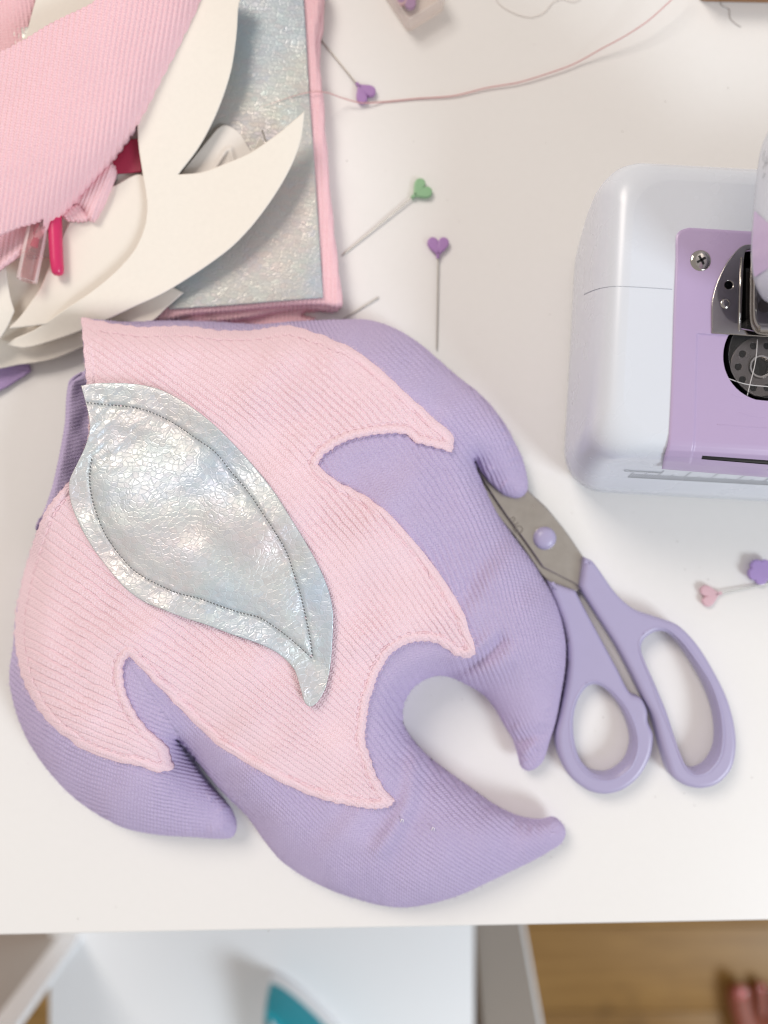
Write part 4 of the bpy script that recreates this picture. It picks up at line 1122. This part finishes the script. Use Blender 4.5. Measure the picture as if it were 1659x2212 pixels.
# ruler print on the sloping front wall
def wall_pt(x, z): # local x along the front, height z
    zz = [p[0] for p in prof]; ff = [p[2] for p in prof]
    return Vector(loc(x, np.interp(z, zz, ff) - .12, z))
V = []; Fc = []
x0r = 22.5
for k in range(0, 121):
    zt2 = 45.5 if k % 10 == 0 and k else (40.0 if k % 5 else 41.5)
    a, b = wall_pt(x0r + k, 35.5), wall_pt(x0r + k, zt2); dx = Vector((.15, 0, 0)); b_ = len(V)
    V += [a - dx, a + dx, b + dx, b - dx]; Fc.append((b_, b_+1, b_+2, b_+3))
b_ = len(V); V += [wall_pt(x0r, 35.2), wall_pt(x0r + 120, 35.2), wall_pt(x0r + 120, 35.6), wall_pt(x0r, 35.6)]; Fc.append((b_, b_+1, b_+2, b_+3))
me = bpy.data.meshes.new('ruler_marks'); me.from_pydata([v * MM for v in V], [], Fc); me.update()
o = link('ruler_marks', me, M['ink'], mach, smooth=False); o['kind'] = 'stuff'
tp = wall_pt(18.2, 42.6); tp2 = wall_pt(18.2, 46)
text('ruler_lettering', 'Centimeter', 3.0, (tp.x, tp.y - .15, tp.z), -TH, M['ink'], mach, math.atan2(tp2.z - tp.z, tp2.y - tp.y))
# head of the arm hanging over the needle plate
hp_ = [(1660, 282), (1641, 380), (1633, 470), (1630, 540), (1634, 590), (1644, 622), (1662, 648), (1720, 668), (1900, 676), (2150, 640), (2200, 420), (2150, 215), (1900, 190), (1720, 215)]
hsp = np.array([P(a, b, 88)[:2] for a, b in spline(hp_, 6)])
hc = hsp.mean(0)
def hl(z, s_): return [(hc[0] + (x - hc[0]) * s_, hc[1] + (y - hc[1]) * s_, z) for x, y in hsp][::-1]
def fix(l): return l if sum((l[i][0] * l[(i+1) % len(l)][1] - l[(i+1) % len(l)][0] * l[i][1]) for i in range(len(l))) > 0 else l[::-1]
head = loft('arm_head', [fix(hl(z, s_)) for z, s_ in ((82, .93), (84, .97), (88, 1.0), (96, 1.01), (150, 1.0), (185, .96), (195, .88))], M['mach'], mach)
# lilac sash and drawn ornament on the head
def head_wall(px_lo, px_hi, zl, zh, n=8):
    pass
hs = np.array(fix(hl(88, 1.012)))[:, :2]
def wall_strip(name, y_a, y_b, zlo, zhi, mat):
    sel = [p for p in hs if y_b <= p[1] <= y_a and p[0] < hc[0]]
    sel.sort(key=lambda p: -p[1])
    Vv = []; Ff = []
    for i, p in enumerate(sel):
        t = i / (len(sel) - 1)
        for z in (zlo(t), zhi(t)): Vv.append((p[0] - .05, p[1], z))
    for i in range(len(sel) - 1): Ff.append((2*i, 2*i+2, 2*i+3, 2*i+1))
    me = bpy.data.meshes.new(name); me.from_pydata([Vector(v) * MM for v in Vv], [], Ff); me.update()
    return link(name, me, mat, head)
ya = P(1640, 452, 88)[1]; yb = P(1634, 600, 88)[1]
M['sash'] = plain('pale_lilac_plastic', (.62, .50, .70), .3)
wall_strip('sash', ya, yb, lambda t: 87.2, lambda t: 88 + 20 * min(1, t * 1.6), M['sash'])
for k, pl in enumerate(([(1652, 325), (1649, 345), (1654, 352), (1657, 338)], [(1647, 366), (1653, 355), (1660, 352)], [(1648, 384), (1652, 372)], [(1657, 380), (1659, 366)])):
    pts_ = []
    for a, b in spline(pl, 5, closed=False):
        z = 91.0 + (a - 1640) * .12
        pts_.append(P(a, b, z))
    tube('ornament_line', pts_, .10, M['ink'], head, 5)

# ------------------------------------------------------------------ below the table: shelf unit, iron, floor, foot
shelf = empty('shelf_unit', PV(600, 2300, FLOOR)); tag(shelf, 'white low shelf unit in front of the table', 'shelf')
ZB = -350.0
sl = P(106, 2140, ZB); srt = P(1022, 2100, ZB)
box('shelf_board', (sl[0], -640, ZB - 18), (srt[0] + 1, -250, ZB), M['whitefurn'], shelf, 1.5)
# lower grey board beside it
q0, q1, q2, q3 = P(1021, 1950, ZB - 30), P(1118, 1950, ZB - 30), P(1166, 2216, ZB - 30), P(1042, 2216, ZB - 30)
lowb = empty('low_board', Vector((q1[0], q1[1], FLOOR)) * MM); tag(lowb, 'grey brown low board between the white shelf and the wooden floor', 'board')
ext = lambda a_, b_: (a_[0] + (b_[0] - a_[0]) * 2, a_[1] + (b_[1] - a_[1]) * 2)
flat('board_top', [[q0[:2], ext(q0, q3), ext(q1, q2), q1[:2]]], ZB - 46, ZB - 30, 1, M['greyfurn'], lowb, 2)
e2 = ext(q1, q2)
tube('edge_strip', [(q1[0] + 1.2, q1[1], ZB - 32), (e2[0] + 1.2, e2[1], ZB - 32)], 1.6, M['whitefurn'], lowb, 10)
box('board_support', (q0[0] + 6, q0[1] - 200, FLOOR), (q0[0] + 22, q0[1] - 20, ZB - 46.5), M['greyfurn'], lowb, 1)
box('support', (sl[0] + 40, -600, FLOOR), (sl[0] + 58, -300, ZB - 18.5), M['whitefurn'], shelf, 1)
pa, pb = P(175, 2021, ZB), P(126, 2021, ZB)
bd = empty('standing_board', Vector((pb[0] - 200, pb[1], FLOOR)) * MM); tag(bd, 'standing board with shaded face and lit edge left of the shelf unit', 'board')
box('board_edge', (pb[0] + 1, pa[1] - 6, FLOOR), (pa[0], pa[1] + 1, -120), M['whitefurn'], bd, 1.5)
box('board_face', (pb[0] - 420, pa[1] - 6, FLOOR), (pb[0] + .5, pa[1] - 1, -122), M['shadefurn'], bd, 1)  # shade on the face, light on the edge are put into their colours
# the shelf board is notched round the standing board by simply ending behind it
# steam iron on the shelf
iron = empty('steam_iron', PV(600, 2260, ZB)); tag(iron, 'teal and white steam iron resting on the white shelf', 'iron')
tipx, tipy, _ = P(580, 2124, ZB + 20)
def iron_loop(z, s_, back, push=0):
    L = 200; Wd = 50 * s_; half = []
    for k in range(13):
        t = k / 12; half.append((Wd * (t ** .9) * (1 - .12 * t * t) / .88, -push - L * .62 * t ** 1.25))
    pts = half + [(Wd, -L), (-Wd, -L)] + [(-x, y) for x, y in half[:0:-1]]
    c_, s2 = math.cos(.42), math.sin(.42)
    return [(tipx + x * c_ - y * s2, tipy + x * s2 + y * c_, z) for x, y in pts][::-1]
loft('soleplate', [iron_loop(ZB + 1, .97, 0, 2), iron_loop(ZB + 3, .97, 0, 1), iron_loop(ZB + 10, .96, 0, 2), iron_loop(ZB + 14, .93, 0, 4)], M['whitefurn'], iron)
loft('iron_body', [iron_loop(ZB + 14.5, .94, 0, 3), iron_loop(ZB + 36, .82, 0, 4), iron_loop(ZB + 46, .6, 0, 7)], M['teal'], iron)
loft('handle', [iron_loop(ZB + 46.5, .26, 0, 15), iron_loop(ZB + 52, .24, 0, 16), iron_loop(ZB + 57, .17, 0, 19)], M['whitefurn'], iron)

floor_o = box('floor', (-1800, -1900, FLOOR - 30), (1800, 1200, FLOOR - 14), M['darkwood'], None, 0); floor_o['kind'] = 'structure'; floor_o['label'] = 'oak plank floor below the table'
for i in range(9):
    y1_ = -330 - 118 * i
    offx = random.uniform(-300, 300)
    for a, b in ((-1700, 120 + offx), (122 + offx, 1700)):
        pk = box('plank', (a, y1_ - 116.4, FLOOR - 13.8), (b, y1_, FLOOR), M['wood'], None, .8)
        pk.parent = floor_o

# bare foot of the person standing at the table
def skin_mesh(name, verts, edges, radii, mat, parent, sub=2, root=0):
    me = bpy.data.meshes.new(name); me.from_pydata([Vector(v) * MM for v in verts], edges, [])
    o = bpy.data.objects.new('tmp', me); C.objects.link(o)
    md = o.modifiers.new('s', 'SKIN'); sv = me.skin_vertices[0].data
    for i, r in enumerate(radii): sv[i].radius = (r[0] * MM, r[1] * MM)
    sv[root].use_root = True
    md.use_smooth_shade = True; md.branch_smoothing = .6
    ss = o.modifiers.new('u', 'SUBSURF'); ss.levels = sub; ss.render_levels = sub
    dg = bpy.context.evaluated_depsgraph_get(); m2 = bpy.data.meshes.new_from_object(o.evaluated_get(dg))
    bpy.data.objects.remove(o)
    return link(name, m2, mat, parent)
fx, fy = P(1592, 2101, FLOOR + 14)[:2]
per = empty('person', Vector((fx + 40, fy - 200, FLOOR)) * MM); tag(per, 'bare foot with painted toenail on the wooden floor', 'person')
Zf = FLOOR
vs = [(fx + 42, fy - 205, Zf + 42), (fx + 40, fy - 150, Zf + 40), (fx + 36, fy - 95, Zf + 27),   # heel-instep-ball
      (fx + 40, fy - 215, Zf + 110), (fx + 40, fy - 222, Zf + 230), (fx + 40, fy - 225, Zf + 420)]   # ankle, shin
es = [(0, 1), (1, 2), (0, 3), (3, 4), (4, 5)]
rs = [(30, 30), (34, 28), (42, 22), (30, 30), (38, 38), (52, 52)]
toes = [((fx + 4, fy - 60), (fx + 1, fy - 28), (fx, fy - 14), 17, 15.5), ((fx + 33, fy - 58), (fx + 33, fy - 28), (fx + 32, fy - 14), 10.5, 9.5), ((fx + 54, fy - 66), (fx + 55, fy - 40), (fx + 54, fy - 27), 9.5, 8.8),
        ((fx + 72, fy - 78), (fx + 74, fy - 55), (fx + 73, fy - 43), 9, 8.2), ((fx + 86, fy - 94), (fx + 90, fy - 73), (fx + 89, fy - 62), 8.5, 8)]
for a, b, c, r0, r1 in toes:
    k = len(vs)
    vs += [(*a, Zf + r0 + 3), (*b, Zf + r1 + 2), (*c, Zf + r1)]
    es += [(2, k), (k, k + 1), (k + 1, k + 2)]
    rs += [(r0, r0 * .9), (r1, r1 * .85), (r1 * .95, r1 * .8)]
skin_mesh('body', vs, es, rs, M['skin'], per)
for a, b, c, r0, r1 in toes:
    dome('toenail', b[0] + (c[0] - b[0]) * .6, b[1] + (c[1] - b[1]) * .6, r1 * .58, Zf + r1 * 1.68, r1 * .22, M['nail'], per, 20, 5)
